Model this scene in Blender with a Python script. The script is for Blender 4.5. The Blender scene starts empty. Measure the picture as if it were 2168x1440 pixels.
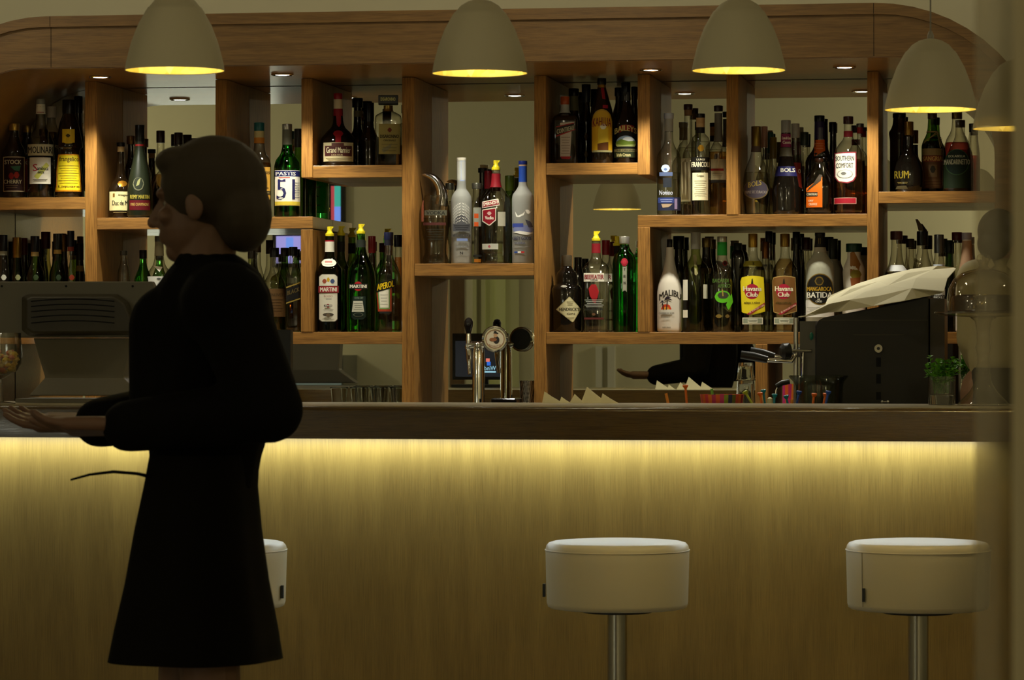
import bpy, bmesh, math, random
from mathutils import Vector, Matrix

# ------------------------------------------------------------------ camera, world, lights
SC = bpy.context.scene
COL = SC.collection
random.seed(7)
F = 7000.0                       # focal length in pixels of the 2168 px wide frame
PSI = math.atan(0.16)            # camera turned this much to the left of the bar's normal
CP, SP = math.cos(PSI), math.sin(PSI)
CZ, HY = 1.28, 725.0             # camera height, pixel row of the horizon
SHELF_Y, MIRROR_Y = 10.63, 10.945


def at(px, n):
    """x and viewing depth of the point seen in pixel column px on the plane y = n"""
    u = (px - 1084.0) / F
    t = n / (CP + u * SP)
    return t * (-SP + u * CP), t


def X(px, n):
    return at(px, n)[0]


def Z(py, px, n):
    return CZ + at(px, n)[1] * (HY - py) / F


def P(px, py, n):
    x, t = at(px, n)
    return Vector((x, n, CZ + t * (HY - py) / F))


def S(px, n):
    return at(px, n)[1] / F


cam_d = bpy.data.cameras.new('camera')
cam = bpy.data.objects.new('camera', cam_d)
COL.objects.link(cam)
cam.location = (0, 0, CZ)
cam.rotation_euler = (math.pi / 2, 0, PSI)
cam_d.sensor_width = 36.0
cam_d.lens = F / 2168.0 * 36.0
cam_d.shift_y = (HY - 720.0) / 2168.0
cam_d.clip_end = 100
cam_d.dof.use_dof = True
cam_d.dof.focus_distance = 10.75
cam_d.dof.aperture_fstop = 15
SC.camera = cam
SC.view_settings.view_transform = 'Standard'
SC.view_settings.look = 'None'
SC.view_settings.gamma = 1.0
SC.view_settings.use_curve_mapping = False
SC.view_settings.exposure = 0.0
SC.cycles.max_bounces = 14
SC.cycles.transparent_max_bounces = 32
SC.cycles.transmission_bounces = 12
SC.cycles.glossy_bounces = 8
SC.cycles.use_denoising = True
SC.cycles.sample_clamp_indirect = 4.0
SC.cycles.blur_glossy = 0.0

world = bpy.data.worlds.new('world')
SC.world = world
world.use_nodes = True
world.node_tree.nodes['Background'].inputs[0].default_value = (0.5, 0.45, 0.3, 1)
world.node_tree.nodes['Background'].inputs[1].default_value = 0.02


def light(name, kind, loc, energy, color, rot=(0, 0, 0), **kw):
    d = bpy.data.lights.new(name, kind)
    d.energy = energy
    d.color = color
    for k, v in kw.items():
        setattr(d, k, v)
    o = bpy.data.objects.new(name, d)
    o.location = loc
    o.rotation_euler = rot
    COL.objects.link(o)
    return o


WARM = (1.0, 0.86, 0.52)
COOL = (0.95, 1.0, 0.93)
# added fill points without fixtures, to brighten walls, mirrored room and lampshades
for i, (lx, ly, e) in enumerate([(1.3, -1.0, 76), (-7.6, -0.6, 26), (3.4, 3.0, 16), (-7.4, 3.4, 14), (-0.9, 5.6, 5), (-4.6, 5.6, 5), (-3.6, 9.2, 9), (-1.4, 9.2, 9), (1.6, 9.4, 10)]):
    light('room_fill_light', 'POINT', (lx, ly, 2.74), e, (1.0, 0.88, 0.60), shadow_soft_size=0.06)
# downlights in the soffit over the bottles
SOFFIT_Z = Z(134, 1000, 10.14)
DOWN_PX = [212, 598, 985, 1378, 1788]
DOWN_E = [9.5, 8.0, 6.0, 10.0, 8.5]
for px, e in zip(DOWN_PX, DOWN_E):
    light('downlight_beam', 'SPOT', (X(px, 10.44), 10.44, SOFFIT_Z - 0.012), e * 3.0, (1.0, 0.97, 0.82),
          spot_size=math.radians(115), spot_blend=0.6, shadow_soft_size=0.024)
# light strip under the bar top
BAR_Y, PANEL_Y = 9.0, 9.13
BAR_TOP = Z(862, 1100, BAR_Y)
BAR_LOW = Z(931, 1100, BAR_Y)
STRIP_X0, STRIP_X1 = X(-420, BAR_Y), X(2078, BAR_Y)
light('strip_beam', 'AREA', ((STRIP_X0 + STRIP_X1) / 2, PANEL_Y - 0.045, BAR_LOW + 0.006), 19.0, (0.70, 0.88, 1.0),
      shape='RECTANGLE', size=STRIP_X1 - STRIP_X0, size_y=0.02)


# ------------------------------------------------------------------ materials
def lin(c):
    return c / 12.92 if c <= 0.04045 else ((c + 0.055) / 1.055) ** 2.4


def rgb(h):
    if isinstance(h, str):
        h = h.lstrip('#')
        return tuple(lin(int(h[i:i + 2], 16) / 255) for i in (0, 2, 4)) + (1.0,)
    return tuple(h) + (1.0,) if len(h) == 3 else tuple(h)


_M = {}


def pm(name, col, rough=0.5, metal=0.0, trans=0.0, ior=1.45, emit=0.0, coat=0.0, spec=0.5, emit_col=None, bump=0.0, bump_scale=200):
    if name in _M:
        return _M[name]
    m = bpy.data.materials.new(name)
    m.use_nodes = True
    nt = m.node_tree
    b = nt.nodes['Principled BSDF']
    b.inputs['Base Color'].default_value = rgb(col)
    b.inputs['Roughness'].default_value = rough
    b.inputs['Metallic'].default_value = metal
    b.inputs['Transmission Weight'].default_value = trans
    b.inputs['IOR'].default_value = ior
    b.inputs['Coat Weight'].default_value = coat
    b.inputs['Specular IOR Level'].default_value = spec
    if emit:
        b.inputs['Emission Color'].default_value = rgb(emit_col or col)
        b.inputs['Emission Strength'].default_value = emit
    if bump:
        n = nt.nodes.new('ShaderNodeTexNoise')
        n.inputs['Scale'].default_value = bump_scale
        n.inputs['Detail'].default_value = 3
        bp = nt.nodes.new('ShaderNodeBump')
        bp.inputs['Strength'].default_value = bump
        bp.inputs['Distance'].default_value = 0.002
        nt.links.new(n.outputs[0], bp.inputs['Height'])
        nt.links.new(bp.outputs[0], b.inputs['Normal'])
    _M[name] = m
    return m


def thin_glass(name, tint, edge, rough=0.03, power=0.35, ior=1.5):
    """clear glass wall: see-through in the middle, darker where the wall is seen edge-on, fresnel gloss"""
    if name in _M:
        return _M[name]
    m = bpy.data.materials.new(name)
    m.use_nodes = True
    nt = m.node_tree
    nt.nodes.remove(nt.nodes['Principled BSDF'])
    out = nt.nodes['Material Output']
    lw = nt.nodes.new('ShaderNodeLayerWeight')
    lw.inputs['Blend'].default_value = power
    mixc = nt.nodes.new('ShaderNodeMix')
    mixc.data_type = 'RGBA'
    mixc.inputs['A'].default_value = rgb(tint)
    mixc.inputs['B'].default_value = rgb(edge)
    nt.links.new(lw.outputs['Facing'], mixc.inputs['Factor'])
    tr = nt.nodes.new('ShaderNodeBsdfTransparent')
    nt.links.new(mixc.outputs['Result'], tr.inputs[0])
    gl = nt.nodes.new('ShaderNodeBsdfGlossy')
    gl.inputs['Roughness'].default_value = rough
    f0 = ((ior - 1) / (ior + 1)) ** 2
    fc = nt.nodes.new('ShaderNodeLayerWeight')          # 1 - cos, alike from inside and outside
    fc.inputs['Blend'].default_value = 0.5
    pw = nt.nodes.new('ShaderNodeMath')
    pw.operation = 'POWER'
    pw.inputs[1].default_value = 5.0
    nt.links.new(fc.outputs['Facing'], pw.inputs[0])
    fr = nt.nodes.new('ShaderNodeMath')
    fr.operation = 'MULTIPLY_ADD'
    fr.inputs[1].default_value = (1 - f0) * min(1.0, f0 * 25)
    fr.inputs[2].default_value = f0
    nt.links.new(pw.outputs[0], fr.inputs[0])
    mx = nt.nodes.new('ShaderNodeMixShader')
    nt.links.new(fr.outputs[0], mx.inputs[0])
    nt.links.new(tr.outputs[0], mx.inputs[1])
    nt.links.new(gl.outputs[0], mx.inputs[2])
    nt.links.new(mx.outputs[0], out.inputs[0])
    _M[name] = m
    return m


def wood(name, axis, light_c, dark_c, scale=1.0, rough=0.4, streak=80.0, length=2.0, ring=5.0, coat=0.0, spec=0.5):
    """oak: fine dark pores drawn out along the board (axis x or z) over soft cathedral figure"""
    if name in _M:
        return _M[name]
    m = bpy.data.materials.new(name)
    m.use_nodes = True
    nt = m.node_tree
    L = nt.links.new
    b = nt.nodes['Principled BSDF']
    geo = nt.nodes.new('ShaderNodeNewGeometry')

    def mapped(along, across):
        mp = nt.nodes.new('ShaderNodeMapping')
        s = [across, across, across]
        s['xyz'.index(axis)] = along
        mp.inputs['Scale'].default_value = [v * scale for v in s]
        L(geo.outputs['Position'], mp.inputs['Vector'])
        return mp
    n1 = nt.nodes.new('ShaderNodeTexNoise')
    n1.inputs['Scale'].default_value = 6
    n1.inputs['Detail'].default_value = 5
    n1.inputs['Roughness'].default_value = 0.65
    L(mapped(length, streak).outputs[0], n1.inputs['Vector'])
    r1 = nt.nodes.new('ShaderNodeValToRGB')
    r1.color_ramp.elements[0].position = 0.36
    r1.color_ramp.elements[1].position = 0.56
    L(n1.outputs[0], r1.inputs[0])
    w = nt.nodes.new('ShaderNodeTexWave')
    w.wave_type = 'RINGS'
    w.inputs['Scale'].default_value = ring
    w.inputs['Distortion'].default_value = 7
    w.inputs['Detail'].default_value = 3
    w.inputs['Detail Scale'].default_value = 1.2
    L(mapped(0.9, 7.0).outputs[0], w.inputs['Vector'])
    n2 = nt.nodes.new('ShaderNodeTexNoise')
    n2.inputs['Scale'].default_value = 2.0
    L(mapped(0.6, 3.0).outputs[0], n2.inputs['Vector'])
    a = nt.nodes.new('ShaderNodeMix')
    a.data_type = 'FLOAT'
    a.inputs['Factor'].default_value = 0.35
    L(r1.outputs[0], a.inputs['A'])
    L(w.outputs['Fac'], a.inputs['B'])
    a2 = nt.nodes.new('ShaderNodeMix')
    a2.data_type = 'FLOAT'
    a2.inputs['Factor'].default_value = 0.3
    L(a.outputs['Result'], a2.inputs['A'])
    L(n2.outputs[0], a2.inputs['B'])
    c = nt.nodes.new('ShaderNodeMix')
    c.data_type = 'RGBA'
    c.inputs['A'].default_value = rgb(dark_c)
    c.inputs['B'].default_value = rgb(light_c)
    L(a2.outputs['Result'], c.inputs['Factor'])
    L(c.outputs['Result'], b.inputs['Base Color'])
    b.inputs['Roughness'].default_value = rough
    b.inputs['Coat Weight'].default_value = coat
    b.inputs['Coat Roughness'].default_value = 0.12
    b.inputs['Specular IOR Level'].default_value = spec
    bp = nt.nodes.new('ShaderNodeBump')
    bp.inputs['Strength'].default_value = 0.15
    bp.inputs['Distance'].default_value = 0.001
    L(r1.outputs[0], bp.inputs['Height'])
    L(bp.outputs[0], b.inputs['Normal'])
    _M[name] = m
    return m


OAK_L, OAK_D = (0.41, 0.195, 0.042), (0.080, 0.032, 0.006)
oak_v = wood('oak_upright', 'z', OAK_L, OAK_D, rough=0.6, spec=0.2)
oak_h = wood('oak_board', 'x', OAK_L, OAK_D, rough=0.34, coat=0.25)
oak_f = wood('oak_fascia', 'x', (0.30, 0.165, 0.052), (0.10, 0.05, 0.017), rough=0.5, streak=110)
oak_p = wood('oak_veneer', 'z', (0.205, 0.125, 0.0245), (0.098, 0.055, 0.0082), rough=0.45, streak=150, length=1.6, ring=2.0, spec=0.3)
oak_dark = wood('dark_lacquered_oak', 'x', (0.085, 0.048, 0.012), (0.035, 0.018, 0.005), rough=0.16, streak=60, coat=0.4)
oak_cab = wood('cabinet_oak', 'z', (0.2, 0.12, 0.05), (0.1, 0.05, 0.02), rough=0.5)
plaster = pm('wall_plaster', (0.74, 0.71, 0.53), 0.85, bump=0.08, bump_scale=120)
plaster_w = pm('ceiling_plaster', (0.62, 0.58, 0.45), 0.9)
tile = pm('floor_stone', (0.10, 0.08, 0.05), 0.35, bump=0.05, bump_scale=30)
mirror_m = pm('mirror_glass', (0.86, 0.88, 0.82), 0.006, metal=1.0)
chrome = pm('chrome', (0.75, 0.74, 0.70), 0.07, metal=1.0)
steel = pm('brushed_steel', (0.50, 0.49, 0.45), 0.28, metal=1.0)
black = pm('black_plastic', (0.008, 0.0075, 0.006), 0.4)
black_gloss = pm('black_gloss', (0.006, 0.005, 0.005), 0.08)
white_leather = pm('white_leather', (0.48, 0.42, 0.275), 0.42, bump=0.12, bump_scale=260)
paper = pm('cream_paper', (0.92, 0.84, 0.54), 0.8)
shade_m = pm('plaster_shade', (0.56, 0.505, 0.335), 0.85, bump=0.1, bump_scale=400)


def gold_leaf():
    m = pm('gold_leaf', (0.86, 0.66, 0.15), 0.38, metal=0.8)
    nt = m.node_tree
    n = nt.nodes.new('ShaderNodeTexVoronoi')
    n.inputs['Scale'].default_value = 55
    r = nt.nodes.new('ShaderNodeValToRGB')
    r.color_ramp.elements[0].color = (0.62, 0.44, 0.07, 1)
    r.color_ramp.elements[1].color = (0.98, 0.82, 0.28, 1)
    tc = nt.nodes.new('ShaderNodeTexCoord')
    nt.links.new(tc.outputs['Object'], n.inputs['Vector'])
    nt.links.new(n.outputs['Color'], r.inputs[0])
    nt.links.new(r.outputs[0], nt.nodes['Principled BSDF'].inputs['Base Color'])
    return m


gold_m = gold_leaf()
clear = thin_glass('clear_glass', (0.985, 0.985, 0.97), (0.30, 0.30, 0.25), rough=0.045, ior=1.75)
clear_dim = thin_glass('smoky_glass', (0.92, 0.91, 0.86), (0.22, 0.21, 0.16), rough=0.045, ior=1.75)
thick = pm('thick_glass', (0.90, 0.92, 0.86), 0.02, trans=1.0, ior=1.36)
GLASS = {
    'clear': clear,
    'smoky': clear_dim,
    'thick': thick,
    'green': pm('green_glass', (0.16, 0.72, 0.10), 0.03, trans=1.0, ior=1.34),
    'emerald': pm('emerald_glass', (0.03, 0.52, 0.06), 0.04, trans=1.0, ior=1.36),
    'olive': thin_glass('olive_glass', (0.66, 0.70, 0.42), (0.12, 0.14, 0.04)),
    'darkgreen': thin_glass('dark_green_glass', (0.30, 0.46, 0.14), (0.012, 0.03, 0.006)),
    'black': pm('black_bottle_glass', (0.006, 0.0045, 0.003), 0.06, coat=0.3),
    'brown': pm('brown_bottle_glass', (0.012, 0.0065, 0.0025), 0.07, coat=0.3),
    'frost': pm('frosted_glass', (0.42, 0.42, 0.38), 0.42, trans=0.35, ior=1.2),
    'white': pm('white_bottle', (0.62, 0.56, 0.46), 0.35),
    'milky': pm('milky_glass', (0.36, 0.35, 0.26), 0.16),
    'greensilk': pm('frosted_dark_green_glass', (0.012, 0.016, 0.007), 0.33),
}


def liquid_mat(c):
    t = [v ** 0.3 for v in c]
    return thin_glass('liquid_%02x%02x%02x' % tuple(int(min(v, 0.999) * 255) for v in c), t, [v ** 0.6 * 0.7 for v in c], power=0.3, ior=1.12)


def ink(h, rough=0.55):
    return pm('ink_' + h.lstrip('#') + ('' if rough == 0.55 else '_gloss'), h, rough, spec=0.3)


def metallic_ink(h):
    return pm('foil_' + h.lstrip('#'), h, 0.3, metal=0.7)


# ------------------------------------------------------------------ mesh helpers
_RM = {}


class MB:
    """collects shapes in world (or the thing's own) coordinates and links them as ONE mesh object"""

    def __init__(s):
        s.v, s.f, s.m = [], [], []

    def add(s, vs, fs, mi=0):
        b = len(s.v)
        s.v += [tuple(p) for p in vs]
        s.f += [tuple(b + i for i in f) for f in fs]
        s.m += [mi] * len(fs)
        return s

    def box(s, x0, x1, y0, y1, z0, z1, mi=0, M=None):
        vs = [Vector(p) for p in ((x0, y0, z0), (x1, y0, z0), (x1, y1, z0), (x0, y1, z0), (x0, y0, z1), (x1, y0, z1), (x1, y1, z1), (x0, y1, z1))]
        if M:
            vs = [M @ p for p in vs]
        return s.add(vs, [(3, 2, 1, 0), (4, 5, 6, 7), (0, 1, 5, 4), (1, 2, 6, 5), (2, 3, 7, 6), (3, 0, 4, 7)], mi)

    def rings(s, rs, mi=0, cap0=True, cap1=True, closed=True):
        n = len(rs[0])
        vs = [p for r in rs for p in r]
        fs = []
        for i in range(len(rs) - 1):
            for j in range(n if closed else n - 1):
                k = (j + 1) % n
                fs.append((i * n + j, i * n + k, (i + 1) * n + k, (i + 1) * n + j))
        if cap0:
            fs.append(tuple(range(n - 1, -1, -1)))
        if cap1:
            fs.append(tuple((len(rs) - 1) * n + j for j in range(n)))
        return s.add(vs, fs, mi)

    def lathe(s, c, prof, seg=24, mi=0, cap0=True, cap1=True):
        c = Vector(c)
        return s.rings([[c + Vector((r * math.cos(2 * math.pi * j / seg), r * math.sin(2 * math.pi * j / seg), z)) for j in range(seg)] for z, r in prof], mi, cap0, cap1)

    def tube(s, path, r, seg=8, mi=0):
        path = [Vector(p) for p in path]
        rr = r if isinstance(r, (list, tuple)) else [r] * len(path)
        rs, ref = [], None
        for i, p in enumerate(path):
            d = (path[min(i + 1, len(path) - 1)] - path[max(i - 1, 0)]).normalized()
            if ref is None:
                ref = d.orthogonal().normalized()
            a = (ref - d * ref.dot(d)).normalized()
            b = d.cross(a)
            ref = a
            rs.append([p + (a * math.cos(2 * math.pi * j / seg) + b * math.sin(2 * math.pi * j / seg)) * rr[i] for j in range(seg)])
        return s.rings(rs, mi)

    def ball(s, c, r, seg=12, mi=0, M=None):
        c = Vector(c)
        r = Vector(r) if not isinstance(r, (int, float)) else Vector((r, r, r))
        rs = []
        for i in range(seg // 2 + 1):
            t = math.pi * (0.02 + 0.96 * i / (seg // 2)) - math.pi / 2
            ring = []
            for j in range(seg):
                p = Vector((r.x * math.cos(t) * math.cos(2 * math.pi * j / seg), r.y * math.cos(t) * math.sin(2 * math.pi * j / seg), r.z * math.sin(t)))
                ring.append(c + (M @ p if M else p))
            rs.append(ring)
        return s.rings(rs, mi)

    def capsule(s, p0, r0, p1, r1, seg=12, mi=0):
        p0, p1 = Vector(p0), Vector(p1)
        d = (p1 - p0).normalized()
        path, rr = [], []
        for k in range(5):
            a = math.pi / 2 * (1 - k / 4) * 0.97
            path.append(p0 - d * r0 * math.sin(a))
            rr.append(r0 * math.cos(a))
        for k in range(5):
            a = math.pi / 2 * (k / 4) * 0.97
            path.append(p1 + d * r1 * math.sin(a))
            rr.append(r1 * math.cos(a))
        return s.tube(path, rr, seg, mi)

    def prism(s, pts, y0, y1, mi=0):
        """polygon in the xz plane drawn out from y0 to y1"""
        a = [Vector((x, y0, z)) for x, z in pts]
        b = [Vector((x, y1, z)) for x, z in pts]
        return s.rings([b, a], mi)

    def build(s, name, mats, parent=None, smooth=True, angle=35, local=False):
        me = bpy.data.meshes.new(name)
        vs = s.v
        if parent is not None and not local:
            inv = _RM[parent.name].inverted()
            vs = [inv @ Vector(p) for p in vs]
        me.from_pydata([tuple(p) for p in vs], [], s.f)
        for m in (mats if isinstance(mats, (list, tuple)) else [mats]):
            me.materials.append(m)
        me.polygons.foreach_set('material_index', s.m)
        bm = bmesh.new()
        bm.from_mesh(me)
        bmesh.ops.recalc_face_normals(bm, faces=bm.faces[:])
        bm.to_mesh(me)
        bm.free()
        if smooth:
            me.polygons.foreach_set('use_smooth', [True] * len(me.polygons))
            me.set_sharp_from_angle(angle=math.radians(angle))
        o = bpy.data.objects.new(name, me)
        COL.objects.link(o)
        if parent is not None:
            o.parent = parent
            _RM[o.name] = _RM[parent.name].copy()
        else:
            _RM[o.name] = Matrix.Identity(4)
        return o


def tag(o, label=None, cat=None, group=None, kind=None):
    for k, v in (('label', label), ('category', cat), ('group', group), ('kind', kind)):
        if v:
            o[k] = v
    return o


def thing(name, label, cat, loc=(0, 0, 0), rotz=0.0, group=None):
    o = bpy.data.objects.new(name, None)
    COL.objects.link(o)
    o.empty_display_size = 0.05
    o.location = loc
    o.rotation_euler = (0, 0, rotz)
    _RM[o.name] = Matrix.Translation(Vector(loc)) @ Matrix.Rotation(rotz, 4, 'Z')
    return tag(o, label, cat, group)


def bevel(o, w=0.0015, seg=2):
    m = o.modifiers.new('bevel', 'BEVEL')
    m.width = w
    m.segments = seg
    m.limit_method = 'ANGLE'
    return o


def struct(name, mb, mat, smooth=False):
    o = mb.build(name, mat, None, smooth)
    o['kind'] = 'structure'
    return o


_T = {}


def text_mesh(s, bold=0.0):
    """triangles of a word, scaled so the capital box runs 0..1 in both directions"""
    k = (s, bold)
    if k in _T:
        return _T[k]
    cu = bpy.data.curves.new('word', 'FONT')
    cu.body = s
    cu.resolution_u = 2
    cu.offset = bold
    ob = bpy.data.objects.new('word', cu)
    COL.objects.link(ob)
    dg = bpy.context.evaluated_depsgraph_get()
    me = bpy.data.meshes.new_from_object(ob.evaluated_get(dg))
    vs = [(v.co.x, v.co.y) for v in me.vertices]
    fs = [tuple(p.vertices) for p in me.polygons]
    bpy.data.objects.remove(ob)
    bpy.data.curves.remove(cu)
    bpy.data.meshes.remove(me)
    x0, x1 = min(v[0] for v in vs), max(v[0] for v in vs)
    y0, y1 = min(v[1] for v in vs), max(v[1] for v in vs)
    r = ([((a - x0) / (x1 - x0), (b - y0) / (y1 - y0)) for a, b in vs], fs)
    _T[k] = r
    return r
# ------------------------------------------------------------------ the room
RX0, RX1, RY0, RY1, RZ = -8.4, 4.6, -2.6, 11.0, 3.3
struct('floor', MB().box(RX0, RX1, RY0, RY1, -0.06, 0.0), tile)
struct('ceiling', MB().box(RX0, RX1, RY0, RY1, RZ, RZ + 0.06), plaster_w)
struct('wall_back', MB().box(RX0, RX1, RY1, RY1 + 0.1, 0, RZ), plaster)
struct('wall_front', MB().box(RX0, RX1, RY0 - 0.1, RY0, 0, RZ), plaster)
struct('wall_left', MB().box(RX0 - 0.1, RX0, RY0, RY1, 0, RZ), plaster)
struct('wall_right', MB().box(RX1, RX1 + 0.1, RY0, RY1, 0, RZ), plaster)

# ------------------------------------------------------------------ oak wall unit behind the bar
FY = 10.13
fz_top = (Z(34, 105, FY) + Z(8, 1850, FY)) / 2
FH = fz_top - SOFFIT_Z
RO = 0.53
fxl, fxr = X(100, FY), X(1850, FY)


def arch(r, n=14, zlow=1.0405):
    """open path along a line inset by RO - r from the unit's rounded outline; the inner corners are a little tighter"""
    d = RO - r
    r = RO - d * (0.23 / FH) if d < FH + 0.01 else r
    x0, x1, z1 = fxl - RO + d, fxr + RO - d, fz_top - d
    pts = [(x0, zlow)]
    for k in range(n + 1):
        a = math.pi - math.pi / 2 * k / n
        pts.append((x0 + r + r * math.cos(a), z1 - r + r * math.sin(a)))
    for k in range(n + 1):
        a = math.pi / 2 - math.pi / 2 * k / n
        pts.append((x1 - r + r * math.cos(a), z1 - r + r * math.sin(a)))
    pts.append((x1, zlow))
    return pts


def band(mb, r_out, r_in, y0, y1):
    a, b = arch(r_out), arch(r_in)
    rs = []
    for (xo, zo), (xi, zi) in zip(a, b):
        rs.append([Vector((xo, y0, zo)), Vector((xi, y0, zi)), Vector((xi, y1, zi)), Vector((xo, y1, zo))])
    return mb.rings(rs)


unit = thing('shelving_unit', 'built-in oak back bar unit with rounded corners and mirrored back', 'shelving unit', ((fxl + fxr) / 2, 10.63, 0))
band(MB(), RO, RO - 0.034, FY - 0.012, 10.99).build('cornice', oak_f, unit)
band(MB(), RO - 0.034, RO - FH + 0.003, FY, 10.99).build('fascia', oak_f, unit)
band(MB(), RO - FH + 0.003, RO - FH, FY + 0.004, 10.94).build('soffit', oak_h, unit)
for px in (108, 1850):
    xj = X(px, FY)
    MB().box(xj - 0.0009, xj + 0.0009, FY - 0.0125, FY + 0.002, fz_top - 0.033, fz_top - 0.001).box(xj - 0.0009, xj + 0.0009, FY - 0.0005, FY + 0.002, fz_top - FH + 0.004, fz_top - 0.033).build('joint_line', pm('joint_dark', (0.02, 0.01, 0.004), 0.8), unit, smooth=False)
inner = arch(RO - FH - 0.0015)
MB().prism(inner, MIRROR_Y, 10.985).build('mirror_panel', mirror_m, unit, smooth=False)
BACK_TOP = 1.04


def upright(x0, x1, y0=None, y1=None, name='upright'):
    xm = (x0 + x1) / 2
    z1 = SOFFIT_Z - 0.001 if y0 is None else Z(y0, xm, SHELF_Y)
    z0 = BACK_TOP + 0.001 if y1 is None else Z(y1, xm, SHELF_Y)
    o = MB().box(X(x0, SHELF_Y), X(x1, SHELF_Y), SHELF_Y, MIRROR_Y - 0.001, z0, z1).build(name, oak_v, unit, smooth=False)
    return bevel(o)


SHELF_TOP = {}


def board(key, x0, x1, y0, y1):
    xm = (x0 + x1) / 2
    z1, z0 = Z(y0, xm, SHELF_Y), Z(y1, xm, SHELF_Y)
    o = MB().box(X(x0, SHELF_Y), X(x1, SHELF_Y), SHELF_Y + 0.0015, MIRROR_Y - 0.001, z0, z1).build('shelf', oak_h, unit, smooth=False)
    SHELF_TOP[key] = (z1, y0)
    return bevel(o)


for a in [(180, 205), (851, 877), (1131, 1156), (1836, 1860)]:
    upright(*a)
upright(456, 480, None, 460)
upright(638, 662, None, 376)
upright(1350, 1376, None, 370)
upright(1538, 1563, None, 455)
upright(637, 662, 486, 703)
upright(1350, 1376, 481, 703)
upright(1599, 1625, 729, None)
board('left_top', -46, 180, 418, 444)
board('left_low', -46, 180, 704, 729)
board('whisky', 205, 662, 460, 485)
board('liqueur', 662, 851, 350, 376)
board('low_left', 205, 851, 703, 729)
board('vodka', 877, 1131, 558, 584)
board('cream', 1156, 1350, 345, 370)
board('grappa', 1350, 1836, 454, 480)
board('low_right', 1156, 1836, 703, 729)
board('right_top', 1860, 2112, 405, 430)
board('right_low', 1860, 2112, 703, 728)

# downlights in the soffit
for i, px in enumerate(DOWN_PX):
    c = Vector((X(px, 10.44), 10.44, SOFFIT_Z))
    desc = ['beside the first white pendant', 'over the green aniseed bottle', 'behind the second white pendant',
            'beside the boxed coffee liqueur', 'beside the third white pendant'][i]
    t = thing('downlight', 'small round chrome downlight in the oak soffit ' + desc, 'downlight', c, 0, 'downlights in the oak soffit')
    MB().lathe(c, [(0.0, 0.036), (-0.004, 0.037), (-0.006, 0.033), (-0.003, 0.026), (-0.001, 0.025)], 28).build('trim_ring', chrome, t)
    MB().lathe(c + Vector((0, 0, -0.0035)), [(0.002, 0.024), (0.0, 0.0245), (-0.001, 0.018), (-0.0015, 0.004)], 24).build(
        'lens', pm('downlight_lens', (1, 0.98, 0.92), 0.3, emit=9.0), t)

# base cabinet under the shelves
base = thing('back_counter', 'low oak base cabinet with worktop under the mirrored shelves', 'counter', ((fxl + fxr) / 2, 10.6, 0))
MB().box(fxl - RO + 0.02, fxr + RO - 0.02, 10.36, 10.985, 0.0, BACK_TOP - 0.03).build('cabinet_body', oak_cab, base, smooth=False)
bevel(MB().box(fxl - RO + 0.015, fxr + RO - 0.015, 10.33, 10.985, BACK_TOP - 0.03, BACK_TOP).build('worktop', pm('steel_top', (0.25, 0.24, 0.2), 0.3, metal=0.8), base, smooth=False))

# ------------------------------------------------------------------ bar counter
bar = thing('bar_counter', 'long oak bar counter with dark top edge and lit veneer front', 'bar counter', (X(1084, BAR_Y), BAR_Y + 0.3, 0))
bx0, bx1 = X(-480, BAR_Y), X(2600, BAR_Y)
BAR_BACK = BAR_Y + 0.62
MB().box(bx0 + 0.02, bx1 - 0.02, PANEL_Y, PANEL_Y + 0.04, 0.0, BAR_LOW + 0.002).build('front_panel', oak_p, bar, smooth=False)
r = 0.012
pts = []
for k in range(7):
    a = math.pi / 2 * k / 6
    pts.append((BAR_Y + r - r * math.sin(a), BAR_TOP - r + r * math.cos(a)))
prof = [(BAR_BACK, BAR_LOW), (BAR_BACK, BAR_TOP)] + pts + [(BAR_Y, BAR_LOW), (PANEL_Y - 0.07, BAR_LOW), (PANEL_Y - 0.07, BAR_LOW + 0.012), (PANEL_Y + 0.02, BAR_LOW + 0.012), (PANEL_Y + 0.02, BAR_LOW)]
mb = MB()
mb.rings([[Vector((bx, y, z)) for y, z in prof] for bx in (bx0, bx1)])
mb.build('countertop', oak_dark, bar)
MB().box(bx0 + 0.002, bx1 - 0.002, BAR_Y + 0.014, BAR_BACK - 0.001, BAR_TOP - 0.002, BAR_TOP + 0.0008).build('top_surface', pm('counter_beige', (0.36, 0.31, 0.19), 0.32), bar, smooth=False)
BAR_TOP += 0.001
MB().box(STRIP_X0, STRIP_X1, PANEL_Y - 0.06, PANEL_Y - 0.03, BAR_LOW + 0.0075, BAR_LOW + 0.0118).build('light_strip', pm('strip_diffuser', (1, 0.95, 0.75), 0.5, emit=2.5), bar, smooth=False)
MB().box(bx0 + 0.02, X(2004, 9.9), BAR_BACK - 0.02, BAR_BACK + 0.66, 0.90, 0.93).build('inner_worktop', pm('steel_top', (0.25, 0.24, 0.2), 0.3), bar, smooth=False)
MB().box(bx0 + 0.02, bx1 - 0.02, BAR_BACK - 0.06, BAR_BACK - 0.02, 0.0, BAR_LOW + 0.001).build('back_panel', oak_cab, bar, smooth=False)

# ------------------------------------------------------------------ what the mirror shows of the dining room
def wall_x(px, n=2 * MIRROR_Y - RY0):
    return X(px, n)


def wall_z(py, px=1060):
    return Z(py, px, 2 * MIRROR_Y - RY0)


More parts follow.
